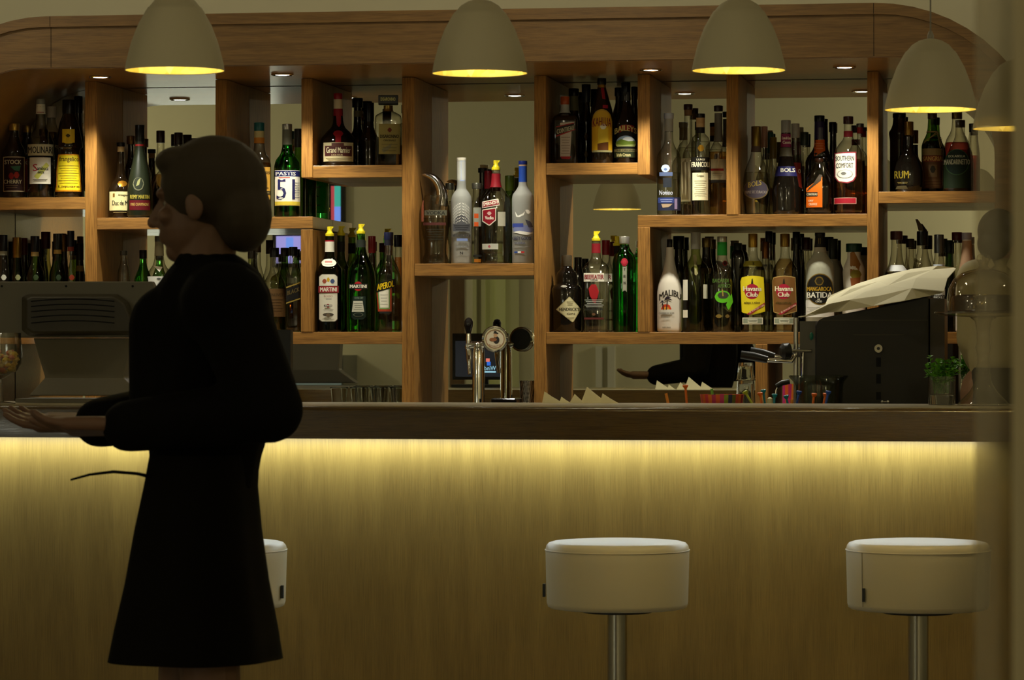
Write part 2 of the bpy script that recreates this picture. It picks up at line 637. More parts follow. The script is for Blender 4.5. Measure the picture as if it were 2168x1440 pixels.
lb = thing('glow_panel', 'added glowing white panel on the dining room wall, for glare on the oak soffit', 'glow panel', (-6.6, RY0, 0.9))  # unseen helper, added so soffit and shelf undersides catch a white glare
LX0, LX1 = -7.95, wall_x(606)
MB().box(LX0 - 0.05, LX1 + 0.05, RY0 + 0.001, RY0 + 0.05, 0.92, 1.62).build('frame', steel, lb, smooth=False)
MB().box(LX0, LX1, RY0 + 0.05, RY0 + 0.055, 0.97, 1.58).build('diffuser', pm('panel_glow', (0.97, 1.0, 0.82), 0.5, emit=3.8), lb, smooth=False)
fg = thing('display_fridge', 'low fridge with dim bluish glass door, reflected over the tumblers', 'fridge', (wall_x(690), RY0 + 0.3, 0))
MB().box(wall_x(624), wall_x(756), RY0 + 0.001, RY0 + 0.5, 0.02, wall_z(752)).build('cabinet', pm('fridge_grey', (0.2, 0.2, 0.17), 0.5), fg, smooth=False)
MB().box(wall_x(628), wall_x(752), RY0 + 0.5, RY0 + 0.52, 0.1, wall_z(757)).build('door', pm('fridge_glow', (0.3, 0.4, 0.42), 0.3, emit=0.10), fg, smooth=False)

# pale doorway with curtains
dx0, dx1 = wall_x(955), wall_x(1148)
d2 = struct('door_2', MB().box(wall_x(955), wall_x(986), RY0 + 0.001, RY0 + 0.06, 0, 2.0), oak_cab)
cm = [pm('pale_curtain_a', (0.9, 0.88, 0.70), 0.8), pm('pale_curtain_b', (0.66, 0.68, 0.40), 0.8), pm('pale_curtain_c', (0.78, 0.84, 0.44), 0.8), pm('pale_curtain_d', (0.42, 0.4, 0.27), 0.8)]
cur = thing('curtain', 'pale green curtain by the dining room door seen in the mirror', 'curtain', (wall_x(1040), RY0 + 0.06, 0.0))
mb = MB()
edges = [986, 1004, 1012, 1022, 1030, 1052, 1072, 1100]
for k in range(len(edges) - 1):
    a, b = wall_x(edges[k]), wall_x(edges[k + 1])
    mb.box(a, b, RY0 + 0.03, RY0 + 0.05 + 0.02 * (k % 2), 0.02, 2.02, [0, 1, 3, 1, 2, 2, 1][k])
mb.build('cloth', cm, cur, smooth=False)
MB().tube([(wall_x(980), RY0 + 0.06, 2.03), (wall_x(1105), RY0 + 0.06, 2.03)], 0.012).build('rail', steel, cur)
struct('trim_1', MB().box(wall_x(1263), wall_x(1276), RY0 + 0.001, RY0 + 0.05, 0, wall_z(733)).box(wall_x(1288), wall_x(1303), RY0 + 0.001, RY0 + 0.05, 0, wall_z(733)),
       pm('white_trim', (0.8, 0.8, 0.72), 0.5))
# two television screens
for k, (px0, px1, py0, py1) in enumerate([(704, 724, 392, 480), (588, 640, 498, 556)]):
    z1, z0 = wall_z(py0), wall_z(py1)
    tv = thing('television', ['narrow lit screen with red and teal picture on the far dining room wall', 'lilac lit screen lower on the far dining room wall'][k], 'television', (wall_x(px0), RY0, z0))
    MB().box(wall_x(px0) - 0.03, wall_x(px1) + 0.03, RY0 + 0.001, RY0 + 0.05, z0 - 0.03, z1 + 0.03).build('housing', black, tv, smooth=False)
    m = MB()
    a, b = wall_x(px0), wall_x(px1)
    cols = [pm('screen_red', (0.5, 0.06, 0.08), 0.4, emit=0.7), pm('screen_teal', (0.05, 0.42, 0.36), 0.4, emit=0.8), pm('screen_blue', (0.16, 0.3, 0.9), 0.4, emit=0.9), pm('screen_lilac', (0.36, 0.33, 0.85), 0.4, emit=0.8)]
    if k == 0:
        m.box(a, a + (b - a) * 0.35, RY0 + 0.05, RY0 + 0.052, z0, z1, 0)
        m.box(a + (b - a) * 0.35, b, RY0 + 0.05, RY0 + 0.052, (z0 + z1) / 2, z1, 1)
        m.box(a + (b - a) * 0.35, b, RY0 + 0.05, RY0 + 0.052, z0, (z0 + z1) / 2, 2)
    else:
        m.box(a, b, RY0 + 0.05, RY0 + 0.052, z0, z1, 3)
        m.box(a + (b - a) * 0.4, a + (b - a) * 0.7, RY0 + 0.052, RY0 + 0.053, z0 + (z1 - z0) * 0.5, z0 + (z1 - z0) * 0.95, 2)
    m.build('screen', cols, tv, smooth=False)

# ------------------------------------------------------------------ hazy glass door close to the camera
DN = 2.2
mb = MB().box(X(2064, DN), X(2144, DN), DN, DN + 0.008, 0.01, 2.35)
door = struct('door_1', mb, None)
door.data.materials.clear()
hz = bpy.data.materials.new('hazy_door_glass')
hz.use_nodes = True
nt = hz.node_tree
pb = nt.nodes['Principled BSDF']
pb.inputs['Base Color'].default_value = (0.30, 0.27, 0.18, 1)
pb.inputs['Roughness'].default_value = 0.5
tr = nt.nodes.new('ShaderNodeBsdfTransparent')
tr.inputs[0].default_value = (0.95, 0.93, 0.88, 1)
mx = nt.nodes.new('ShaderNodeMixShader')
mx.inputs[0].default_value = 0.30
nt.links.new(tr.outputs[0], mx.inputs[1])
nt.links.new(pb.outputs[0], mx.inputs[2])
nt.links.new(mx.outputs[0], nt.nodes['Material Output'].inputs[0])
door.data.materials.append(hz)
st = MB().box(X(2144, DN), X(2290, DN), DN - 0.02, DN + 0.03, 0.0, 2.35).build('stile', pm('door_stile_paint', (0.27, 0.23, 0.13), 0.6), door, smooth=False)
# ------------------------------------------------------------------ bottles
def pchip(pts, sub=4):
    """smooth, overshoot-free curve through (y, half width) points given bottom to top"""
    ys = [p[0] for p in pts]
    ws = [p[1] for p in pts]
    n = len(pts)
    h = [ys[i + 1] - ys[i] for i in range(n - 1)]
    d = [(ws[i + 1] - ws[i]) / h[i] for i in range(n - 1)]
    m = [0.0] * n
    for i in range(1, n - 1):
        if d[i - 1] * d[i] > 0:
            w1, w2 = 2 * h[i] + h[i - 1], h[i] + 2 * h[i - 1]
            m[i] = (w1 + w2) / (w1 / d[i - 1] + w2 / d[i])
    out = []
    for i in range(n - 1):
        k = sub if abs(d[i]) > 0.02 else 1
        for j in range(k):
            t = j / k
            a, b, c, e = 2 * t**3 - 3 * t**2 + 1, t**3 - 2 * t**2 + t, -2 * t**3 + 3 * t**2, t**3 - t**2
            out.append((ys[i] + t * h[i], a * ws[i] + b * h[i] * m[i] + c * ws[i + 1] + e * h[i] * m[i + 1]))
    out.append((ys[-1], ws[-1]))
    return out


class Form:
    """outline of a bottle: half width over height, depth ratio and corner exponent, in metres from its base centre"""

    def __init__(s, prof, asp, ex):
        s.p, s.asp, s.ex = prof, asp, ex

    def r(s, z):
        p = s.p
        if z <= p[0][0]:
            return p[0][1]
        for i in range(len(p) - 1):
            if z <= p[i + 1][0]:
                t = (z - p[i][0]) / max(p[i + 1][0] - p[i][0], 1e-9)
                return p[i][1] + t * (p[i + 1][1] - p[i][1])
        return p[-1][1]

    def expo(s, z):
        # square bottles turn round at the neck
        if s.ex == 2:
            return 2.0
        rm = max(q[1] for q in s.p)
        k = max(0.0, min(1.0, (s.r(z) / rm - 0.45) / 0.4))
        return 2.0 + (s.ex - 2.0) * k

    def aspect(s, z):
        rm = max(q[1] for q in s.p)
        k = max(0.0, min(1.0, (s.r(z) / rm - 0.4) / 0.4))
        return 1.0 + (s.asp - 1.0) * k

    def ring(s, z, off=0.0, seg=24, scale=1.0):
        r = s.r(z) * scale + off
        ex, a = s.expo(z), s.aspect(z)
        ry = s.r(z) * a * scale + off
        out = []
        for j in range(seg):
            t = 2 * math.pi * (j + 0.5) / seg
            c, n = math.cos(t), math.sin(t)
            out.append(Vector((r * math.copysign(abs(c) ** (2 / ex), c), ry * math.copysign(abs(n) ** (2 / ex), n), z)))
        return out

    def front(s, x, z, off):
        r = s.r(z) + off
        ry = s.r(z) * s.aspect(z) + off
        ex = s.expo(z)
        u = max(-0.985, min(0.985, x / max(r, 1e-6)))
        return Vector((u * r if abs(u) >= 0.985 else x, -ry * (1 - abs(u) ** ex) ** (1 / ex), z))


def decal(prims, form, cx, base, s, layer0=0):
    """label artwork given in photo pixels, laid on the bottle's front surface -> (MB, materials)"""
    mb, mats, idx = MB(), [], {}

    def mi(c):
        if c not in idx:
            idx[c] = len(mats)
            mats.append(metallic_ink(c[1:]) if c[0] == 'M' else ink(c))
        return idx[c]

    def q(px, py, off):
        return form.front((px - cx) * s, (base - py) * s, off)

    def strips(top, bot, x0, x1, off, m):
        n = max(3, int((x1 - x0) / 3.0))
        rows = 4
        cols = []
        for i in range(n + 1):
            x = x0 + (x1 - x0) * i / n
            a, b = top(x), bot(x)
            cols.append([q(x, a + (b - a) * j / rows, off) for j in range(rows + 1)])
        vs = [v for c in cols for v in c]
        fs = [(i * (rows + 1) + j, i * (rows + 1) + j + 1, (i + 1) * (rows + 1) + j + 1, (i + 1) * (rows + 1) + j) for i in range(n) for j in range(rows)]
        mb.add(vs, fs, m)

    for k, pr in enumerate(prims):
        off = 0.0005 + 0.00028 * (k + layer0)
        t = pr[0]
        if t == 'r':
            _, x0, y0, x1, y1, c = pr[:6]
            dy = pr[6] if len(pr) > 6 else 0.0
            strips(lambda x: y0 + dy * (x - x0) / (x1 - x0), lambda x: y1 + dy * (x - x0) / (x1 - x0), x0, x1, off, mi(c))
        elif t == 'e':
            _, ex, ey, rx, ry, c = pr
            strips(lambda x: ey - ry * math.sqrt(max(0, 1 - ((x - ex) / rx) ** 2)), lambda x: ey + ry * math.sqrt(max(0, 1 - ((x - ex) / rx) ** 2)), ex - rx, ex + rx, off, mi(c))
        elif t == 'p':
            _, pts, c = pr

            def span(x, pick):
                ys = []
                for (xa, ya), (xb, yb) in zip(pts, pts[1:] + pts[:1]):
                    if min(xa, xb) - 1e-6 <= x <= max(xa, xb) + 1e-6:
                        ys += [ya, yb] if abs(xb - xa) < 1e-6 else [ya + (yb - ya) * (x - xa) / (xb - xa)]
                return pick(ys)
            strips(lambda x: span(x, min), lambda x: span(x, max), min(p[0] for p in pts), max(p[0] for p in pts), off, mi(c))
        elif t == 'l':
            _, x0, y0, x1, y1, n, c = pr
            m = mi(c)
            for j in range(n):
                y = y0 + (y1 - y0) * (j + 0.5) / n
                ind = (x1 - x0) * 0.12 * ((j * 7) % 3) / 2
                strips(lambda x: y - 0.55, lambda x: y + 0.55, x0 + ind, x1 - ind, off, m)
        elif t == 't':
            _, word, x0, y0, x1, y1, c = pr[:7]
            dy = pr[7] if len(pr) > 7 else 0.0
            arc = pr[8] if len(pr) > 8 else 0.0
            bold = pr[9] if len(pr) > 9 else 0.02
            vs, fs = text_mesh(word)
            w = 0.22 if bold <= 0.02 else 0.42          # heavier letters are struck more than once, a hair apart
            for i, dx in enumerate((-w, w) if bold <= 0.02 else (-w, 0.0, w)):
                out = []
                for a, b in vs:
                    yy = y1 + (y0 - y1) * b + dy * a + arc * (2 * a - 1) ** 2
                    out.append(q(x0 + (x1 - x0) * a + dx, yy, off + 0.00003 * i))
                mb.add(out, fs, mi(c))
    return mb, mats


def make_pourer(root, form_r, z, s):
    mb = MB()
    r = 7.2 * s
    mb.lathe((0, 0, z), [(-0.002, form_r * 0.7), (0.0, r * 1.25), (5 * s, r * 1.3), (6 * s, r * 0.95), (9 * s, r * 0.8), (12 * s, r * 0.62), (19 * s, r * 0.7)], 16)
    mb.rings([[Vector((x, y, z + zz)) for x, y in ((-5 * s, -4 * s), (d, -3 * s), (d, 3 * s), (-5 * s, 4 * s))] for zz, d in ((12 * s, 3 * s), (16 * s, 6 * s), (20 * s, 9 * s))])
    return mb.build('pourer', pm('yellow_plastic', (0.85, 0.70, 0.02), 0.35), root, local=True)


BOTTLES = {}


def B(key, shelf, cx, top, hw, glass, label, group, n=10.72, neck=None, sh=None, nhw=None, cap=None, asp=1.0, ex=2.0,
      liquid=None, L=None, NL=None, L2=None, pour=False, prof=None, seg=24, bands=None, name='bottle', base=None, rot=0.0, cat='bottle', extra=None):
    """one bottle; every measure in photo pixels, scaled to metres at the bottle's own distance"""
    zt, by = SHELF_TOP[shelf]
    s = S(cx, n)
    base = base or by
    # a little nearer or farther shelf rows share the same board, heights keep their measured size
    base_v = HY - (zt - CZ) / s
    dyb = base_v - base
    x = X(cx, n)
    root = thing(name, label, cat, (x, n, zt + 0.0004), math.atan2(-x, n) + rot, group)
    H = base - top
    if prof is None:
        sh = sh if sh is not None else base - H * 0.62
        neck = neck if neck is not None else base - H * 0.76
        nhw = nhw if nhw is not None else hw * 0.36
        prof = [(base, hw * 0.86), (base - 1.2, hw * 0.96), (base - 4, hw), (sh, hw), (neck, nhw * 1.12), (neck - (neck - top) * 0.4, nhw), (top + 1.5, nhw)]
    prof = [(y + dyb if y > base - 8 else y, w) for y, w in prof]
    base = base_v
    pts = pchip([((base - y) * s, w * s) for y, w in prof])
    form = Form(pts, asp, ex)
    mb = MB()
    if glass in ('clear', 'smoky', 'darkgreen', 'olive'):
        rs = [form.ring(z, seg=seg) for z, _ in pts]
        mb.rings(rs)
        mb.rings([form.ring(0.004 if k == 0 else 0.006, scale=sc, seg=seg) for k, sc in ((0, 0.9), (1, 0.45))])
    else:
        mb.rings([form.ring(z, seg=seg) for z, _ in pts])
    mb.build('glass_body', GLASS[glass], root, local=True, angle=50)
    ztop = pts[-1][0]
    if liquid:
        ly, lc = liquid
        zl = (base - ly) * s
        zs = [0.005 * 1.0, 0.008] + [z for z, _ in pts if 0.012 < z < zl] + [zl]
        m2 = MB()
        m2.rings([form.ring(z, seg=seg, scale=0.93 if i else 0.84) for i, z in enumerate(zs)])
        m2.build('liquid', liquid_mat(lc), root, local=True, angle=50)
    for (y0, y1, c) in (bands or []):
        z0, z1 = (base - y1) * s, (base - y0) * s
        zs = [z0 + (z1 - z0) * k / 4 for k in range(5)]
        mb = MB()
        mb.rings([form.ring(z, off=0.0005, seg=seg) for z in zs], cap0=False, cap1=False)
        mb.build('neck_band', metallic_ink(c[1:]) if c[0] == 'M' else ink(c), root, local=True)
    if cap:
        y0, y1, c = cap[:3]
        chw = (cap[3] if len(cap) > 3 else prof[-1][1] + 1.2) * s
        z0, z1 = (base - y1) * s, (base - y0) * s
        cr = 0.0012
        m3 = MB()
        m3.lathe((0, 0, 0), [(z0, chw * 0.98), (z0 + (z1 - z0) * 0.15, chw), (z1 - cr, chw), (z1 - cr * 0.3, chw - cr * 0.4), (z1, chw - cr * 1.2)], 20)
        m3.build('cap', metallic_ink(c[1:]) if c[0] == 'M' else ink(c, 0.3), root, local=True)
    if pour:
        make_pourer(root, prof[-1][1] * s, ztop, s)
    for nm, prims, l0 in (('label', L, 0), ('neck_label', NL, 0), ('lower_label', L2, 0)):
        if prims:
            mb, mats = decal(prims, form, cx, base, s, l0)
            mb.build(nm, mats, root, smooth=True, local=True)
    if extra:
        extra(root, form, s, base, cx)
    BOTTLES[key] = root
    return root
WHT, CRM, BLK, RED, NAVY, GLD = '#e6e0cc', '#e0d4a4', '#0b0a08', '#9c1420', '#1b2050', 'M#a07a28'
INK = '#2a241c'

# ---- far left, upper shelf
G = 'bottles on the upper far left shelf'
cherry = [('r', 7, 333, 52, 407, '#c9b48e'), ('r', 8.5, 335, 50.5, 405, '#2a1109'), ('t', 'STOCK', 10, 340, 45, 349, '#d8cfae'), ('p', [(22, 354), (44, 352), (42, 364), (30, 362)], '#3c6a50'),
          ('e', 24, 374, 6, 7, '#8c1a10'), ('e', 35, 372, 6, 7, '#a0240f'), ('t', 'CHERRY', 8, 382, 46, 390, '#c4b894'), ('l', 12, 392, 38, 400, 2, '#7a6448')]
B('cherry', 'left_top', 30, 262, 24, 'brown', 'dark square shouldered cherry brandy bottle with gold cap, nearest the left corner curve', G, nhw=9.5, sh=326, neck=292, cap=(262, 277, 'M#b08a3a', 10.5), L=cherry)
B('cherry2', 'left_top', 58, 266, 24, 'brown', 'second cherry brandy bottle with red edged label, partly behind the sambuca', G, n=10.85, nhw=9, sh=330, neck=296, cap=(266, 281, 'M#8a6a2a', 10),
  L=[('r', 38, 338, 80, 408, '#8c1c12'), ('t', 'STOCK', 42, 342, 78, 350, '#d0c4a0')])
B('sambuca', 'left_top', 86, 211, 28, 'smoky', 'clear sambuca bottle with white neck collar and cream label', G, prof=[(416, 25), (413, 28), (336, 28), (330, 26), (326, 28), (306, 28), (288, 22), (268, 12), (240, 10), (213, 9)],
  cap=(210, 221, '#8f8f86', 9.5), bands=[(221, 242, WHT)], liquid=(292, (0.86, 0.85, 0.76)),
  L=[('r', 59, 307, 113, 331, '#cfc8a6'), ('t', 'MOLINARI', 60, 312, 112, 326, '#14120e'), ('r', 63, 335, 107, 391, WHT), ('p', [(72, 375), (98, 345), (104, 352), (80, 382)], '#c9c95e'), ('t', 'S', 70, 349, 79, 364, '#b81c34'),
     ('t', 'ambuca', 79, 354, 102, 362, INK), ('t', 'extra', 80, 364, 93, 369, INK), ('l', 70, 380, 100, 386, 2, '#6a6458')], NL=[('r', 76, 226, 96, 227.5, RED), ('r', 76, 238, 96, 239.5, RED)])
B('sambuca2', 'left_top', 109, 226, 25, 'smoky', 'second sambuca bottle behind, pale cap showing beside the first one', G, n=10.85, sh=300, neck=262, nhw=9, cap=(226, 250, '#c9bfae', 10))
B('monk', 'left_top', 146, 213, 29, 'brown', 'dark monk shaped hazelnut liqueur bottle with bright yellow label', G,
  prof=[(416, 27), (412, 30), (398, 30), (350, 26), (325, 23), (318, 24), (312, 29), (300, 28), (280, 24), (262, 20), (247, 15), (241, 13), (213, 9)], cap=(212, 242, '#100c08', 14),
  L=[('p', [(122, 328), (168, 328), (173, 407), (117, 407)], '#d88a10'), ('p', [(124, 330), (166, 330), (171, 404), (119, 404)], '#e6cf20'), ('t', 'frangelico', 126, 333, 167, 346, '#3a2408'), ('l', 124, 350, 167, 392, 8, '#8a7414'), ('t', 'Liquore', 124, 394, 168, 400, '#5a3c08')],
  NL=[('r', 132, 275, 158, 304, '#e0b81c'), ('e', 145, 303, 11, 3, '#e0b81c'), ('e', 144, 289, 5, 4, '#4a3a10')])
B('left_tall', 'left_top', 166, 204, 12, 'brown', 'slim dark bottle standing behind the yellow labelled monk bottle', G, n=10.865, nhw=7, sh=300, neck=270, cap=(204, 240, BLK, 9))

# ---- far left, lower shelf (only necks show above the till screen)
G = 'dark bottles on the lower far left shelf'
low = [(6, 498, 'black', '#101018', 'first black capped bottle from the outer edge of the lower far left shelf', 11, 14), (36, 503, 'darkgreen', 'M#7a5a1c', 'green bottle with ribbed gold foil, between black capped ones', 10, 13),
       (74, 500, 'darkgreen', '#12121c', 'dark green wine bottle with black foil and a cream ring', 10, 20), (122, 495, 'darkgreen', '#14140f', 'dark green bottle with black foil and buff neck label', 10, 18), (150, 489, 'smoky', '#15151f', 'smoky bottle with tall black cap beside the upright', 8, 9)]
for i, (cx, top, gl, cc, lab, nh, hw) in enumerate(low):
    B('ll%d' % i, 'left_low', cx, top, hw, gl, lab, G, nhw=nh * 0.8, sh=585, neck=548, cap=(top, top + 34, cc, nh * 0.95),
      bands=[(top + 34, top + 43, ['#9a9a88', 'M#7a5a1c', '#a8905a', '#a08040', '#8a3a2a'][i])], L=[('e', cx + 2, 588, 6, 6, ['#c8c8b8', '#8a8a60', '#304020', '#203018', '#7a2a14'][i])])
low2 = [(26, 512, 'black', '#101014', 'short black bottle behind, in a gap of the lower far left row', 8, 9), (51, 504, 'brown', '#4a0c14', 'brown bottle with dark red foil behind the green ones', 8, 12), (97, 491, 'olive', '#3a0c10', 'olive bottle with red and buff foil behind in the lower far left row', 10, 15),
        (136, 497, 'black', 'M#6a4a18', 'black bottle with copper foil behind the buff labelled one', 7, 11), (169, 515, 'brown', '#14100a', 'short brown bottle with buff bands against the upright', 8, 9)]
for i, (cx, top, gl, cc, lab, nh, hw) in enumerate(low2):
    B('lk%d' % i, 'left_low', cx, top, hw, gl, lab, G, n=10.85, nhw=nh * 0.85, sh=590, neck=552, cap=(top, top + 36, cc, nh), bands=[(top + 48, top + 60, '#8a7440')] if i == 4 else None)

# ---- cognac and whisky shelf
G = 'bottles on the upper left whisky shelf'
B('armagnac', 'whisky', 256, 302, 27, 'brown', 'dark brandy bottle with cork stopper, wax seal and cream script label', G, n=10.75,
  prof=[(460, 24), (456, 27), (408, 27), (394, 23), (375, 11), (340, 7.5), (318, 7)], cap=(302, 311, '#14100c', 9), bands=[(311, 322, '#b89a66')],
  L=[('r', 232, 407, 272, 447, '#d8cf98'), ('r', 239, 411, 243, 419, '#7a5a20'), ('t', 'Armagnac', 250, 412, 271, 418, '#6a6040'), ('t', 'Duc de M', 238, 426, 270, 436, INK), ('l', 240, 449, 268, 453, 1, '#8a7a50')], NL=[('e', 259, 390, 10.5, 6.5, 'M#b07820')])
B('cognac', 'whisky', 296, 265, 27, 'greensilk', 'tall frosted dark green cognac bottle with red bottom label', G, n=10.69,
  prof=[(458, 24), (454, 27), (420, 27), (385, 24), (350, 17), (315, 10), (300, 9), (268, 9)], cap=(265, 300, '#0e0e0c', 10), bands=[(306, 310, '#8a1c1c')],
  L=[('r', 274, 425, 318, 446, '#5a0c16'), ('t', 'FINE CHAMPAGNE', 277, 431, 315, 437, '#a88a4a'), ('t', 'REMY MARTIN', 276, 414, 316, 422, '#b0a040'), ('e', 293, 391, 12, 14, '#6a6a50'), ('e', 293, 390, 10.5, 12.5, '#22281a'), ('p', [(288, 396), (292, 382), (298, 378), (296, 392)], '#8a8a58')])
B('brown_behind', 'whisky', 277, 288, 16, 'brown', 'slim brown bottle with cork behind, between the brandy and the frosted green bottle', G, n=10.86, nhw=6, sh=370, neck=335, cap=(288, 306, 'M#6a4a20', 9))
B('decanter', 'whisky', 352, 333, 36, 'smoky', 'round bellied cognac decanter with gold neck ring', G, n=10.785,
  prof=[(456, 20), (453, 25), (440, 32), (415, 36), (390, 33), (370, 22), (356, 11), (345, 9), (336, 10)], cap=(333, 343, 'M#a08030', 11), liquid=(400, (0.30, 0.12, 0.03)),
  L=[('e', 353, 410, 19, 18, '#4a3c1c'), ('e', 353, 410, 17, 16, '#2c2010'), ('t', 'LOUIS', 340, 405, 366, 412, '#6a5a30')], asp=0.6)
for i, (cx, top, lab) in enumerate([(340, 277, 'brown bottle with black ringed cap behind the round decanter'), (378, 281, 'brown bottle with black cap behind, right of the round decanter'), (412, 293, 'brown topped bottle behind the walking person'), (441, 293, 'amber bottle with brown foil beside the upright behind the person')]):
    B('wb%d' % i, 'whisky', cx, top, 19 if i != 1 else 15, 'smoky', lab, G, n=[10.85, 10.885, 10.74, 10.85][i], nhw=8, sh=365, neck=330, cap=(top, top + 26, '#2a1a10', 9), liquid=(370, (0.35, 0.15, 0.03)))
G = 'bottles between the uprights of the upper whisky shelf'
B('bourbon', 'whisky', 549, 260, 25, 'smoky', 'bourbon bottle with teal cap, orange neck seal and buff rose label', G,
  prof=[(459, 23), (455, 25), (352, 25), (338, 22), (322, 13), (305, 11), (264, 10.5)], cap=(260, 278, '#1f5a58', 11), bands=[(278, 292, '#bfae78'), (292, 304, '#c07820')], liquid=(345, (0.34, 0.13, 0.02)), asp=0.8, ex=3,
  L=[('r', 534, 355, 572, 424, '#b98a34'), ('t', 'Four Roses', 538, 361, 571, 370, '#22160a'), ('e', 556, 385, 8.5, 10, '#8a1014'), ('e', 556, 382, 4, 4, '#b0242a'), ('t', 'BOURBON', 546, 397, 568, 401, '#3a2810'), ('r', 534, 405, 572, 413, '#3a3018'), ('l', 538, 406.5, 570, 412, 1, '#8a7a48')])
B('pastis', 'whisky', 608, 263, 28, 'emerald', 'green aniseed bottle with silver cap and large white label numbered 51', G,
  prof=[(460, 25), (456, 28), (358, 28), (342, 25), (325, 14), (308, 10.5), (267, 10)], cap=(263, 275, 'M#b0aea0', 10.5), bands=[(275, 307, '#6a6a58')],
  L=[('r', 582, 362, 635, 437, WHT), ('r', 582, 363, 635, 375, NAVY), ('t', 'PASTIS', 584, 365.5, 626, 373, WHT), ('r', 590, 376.5, 614, 378.5, '#b85a50'), ('t', '51', 586, 381, 624, 424, '#23224e', 0, 0, 0.05), ('l', 624, 386, 634, 422, 7, '#3a3a48'), ('r', 582, 428, 635, 436, '#c9b23c')])
B('pastis2', 'whisky', 632, 273, 15, 'darkgreen', 'green bottle with speckled black foil squeezed behind the upright', G, n=10.86, nhw=8, sh=350, neck=330, cap=(273, 312, '#3a3a34', 9))

# ---- boxed shelf with orange cognac liqueur
G = 'bottles in the small oak box shelf above the vermouth'
B('marnier', 'liqueur', 716, 198, 40, 'black', 'squat black bottle with red wax neck, red ribbon and cream label', G, n=10.735,
  prof=[(349, 33), (346, 37), (338, 39), (312, 40), (296, 37), (280, 25), (268, 14), (254, 10.5), (230, 9.5), (203, 9)], cap=(198, 211, '#8a141e', 9.5), bands=[(211, 231, '#c9b894'), (231, 246, '#8a141e')],
  L=[('r', 685, 304, 748, 344, '#c9bd92'), ('r', 688, 311, 745, 333, '#4a2220'), ('r', 702, 305.5, 728, 313, '#5a322a'), ('t', 'Grand Marnier', 691, 314, 742, 326, '#d9cfa8'), ('t', 'LIQUEUR', 702, 329, 726, 332.5, '#b8a880'), ('l', 690, 336, 744, 342, 2, '#9a8e68')],
  NL=[('p', [(710, 232), (722, 232), (722, 262), (718, 272), (711, 262)], '#8e1720'), ('e', 716, 285, 11, 7, '#96161f'), ('r', 710, 288, 722, 304, '#a01822')], seg=32)
B('vaccari', 'liqueur', 757, 208, 21, 'black', 'black round shouldered bottle with bulb stopper behind the red ribboned one', G, n=10.868, prof=[(349, 19), (345, 21), (305, 21), (288, 15), (272, 9), (246, 8), (212, 8)], cap=(208, 228, BLK, 11.5), bands=[(235, 248, '#6a6650')])
B('vaccari2', 'liqueur', 782, 218, 20, 'brown', 'dark bottle with tall black cap beside the square stopper bottle', G, n=10.795, nhw=9, sh=300, neck=270, cap=(218, 258, BLK, 10))


def square_stopper(root, form, s, base, cx):
    z0, z1 = (base - 222) * s, (base - 203) * s
    h = 21 * s
    o = bevel(MB().box(-h, h, -h * 0.9, h * 0.9, z0, z1).build('stopper', black, root, smooth=False, local=True), 0.002)
    vs, fs = text_mesh('DISARONNO')
    MB().add([Vector(((-16 + 31 * a) * s, -h * 0.9 - 0.0006, (base - 215) * s + 7 * s * b)) for a, b in vs], fs).build('stopper_lettering', metallic_ink('#a09858'), root, local=True, smooth=False)


B('amaretto', 'liqueur', 822, 224, 28.5, 'smoky', 'square amaretto bottle with large black square stopper and buff label', G, n=10.725, ex=7, asp=0.85,
  prof=[(349, 26), (346, 28), (258, 28.5), (247, 27), (240, 18), (235, 10), (225, 9.5)], bands=[(224, 236, 'M#8a7030')], extra=square_stopper, liquid=(292, (0.16, 0.05, 0.01)),
  L=[('r', 802, 264, 847, 328, '#a99a58'), ('e', 825, 277, 5, 5, '#7a3018'), ('t', 'DISARONNO', 805, 287, 844, 294, '#1c180c'), ('t', 'ORIGINALE', 812, 297, 838, 301, '#5a5030'), ('p', [(808, 318), (830, 305), (828, 314), (812, 326)], '#8e8a68'), ('l', 808, 304, 842, 324, 3, '#7a7048')])

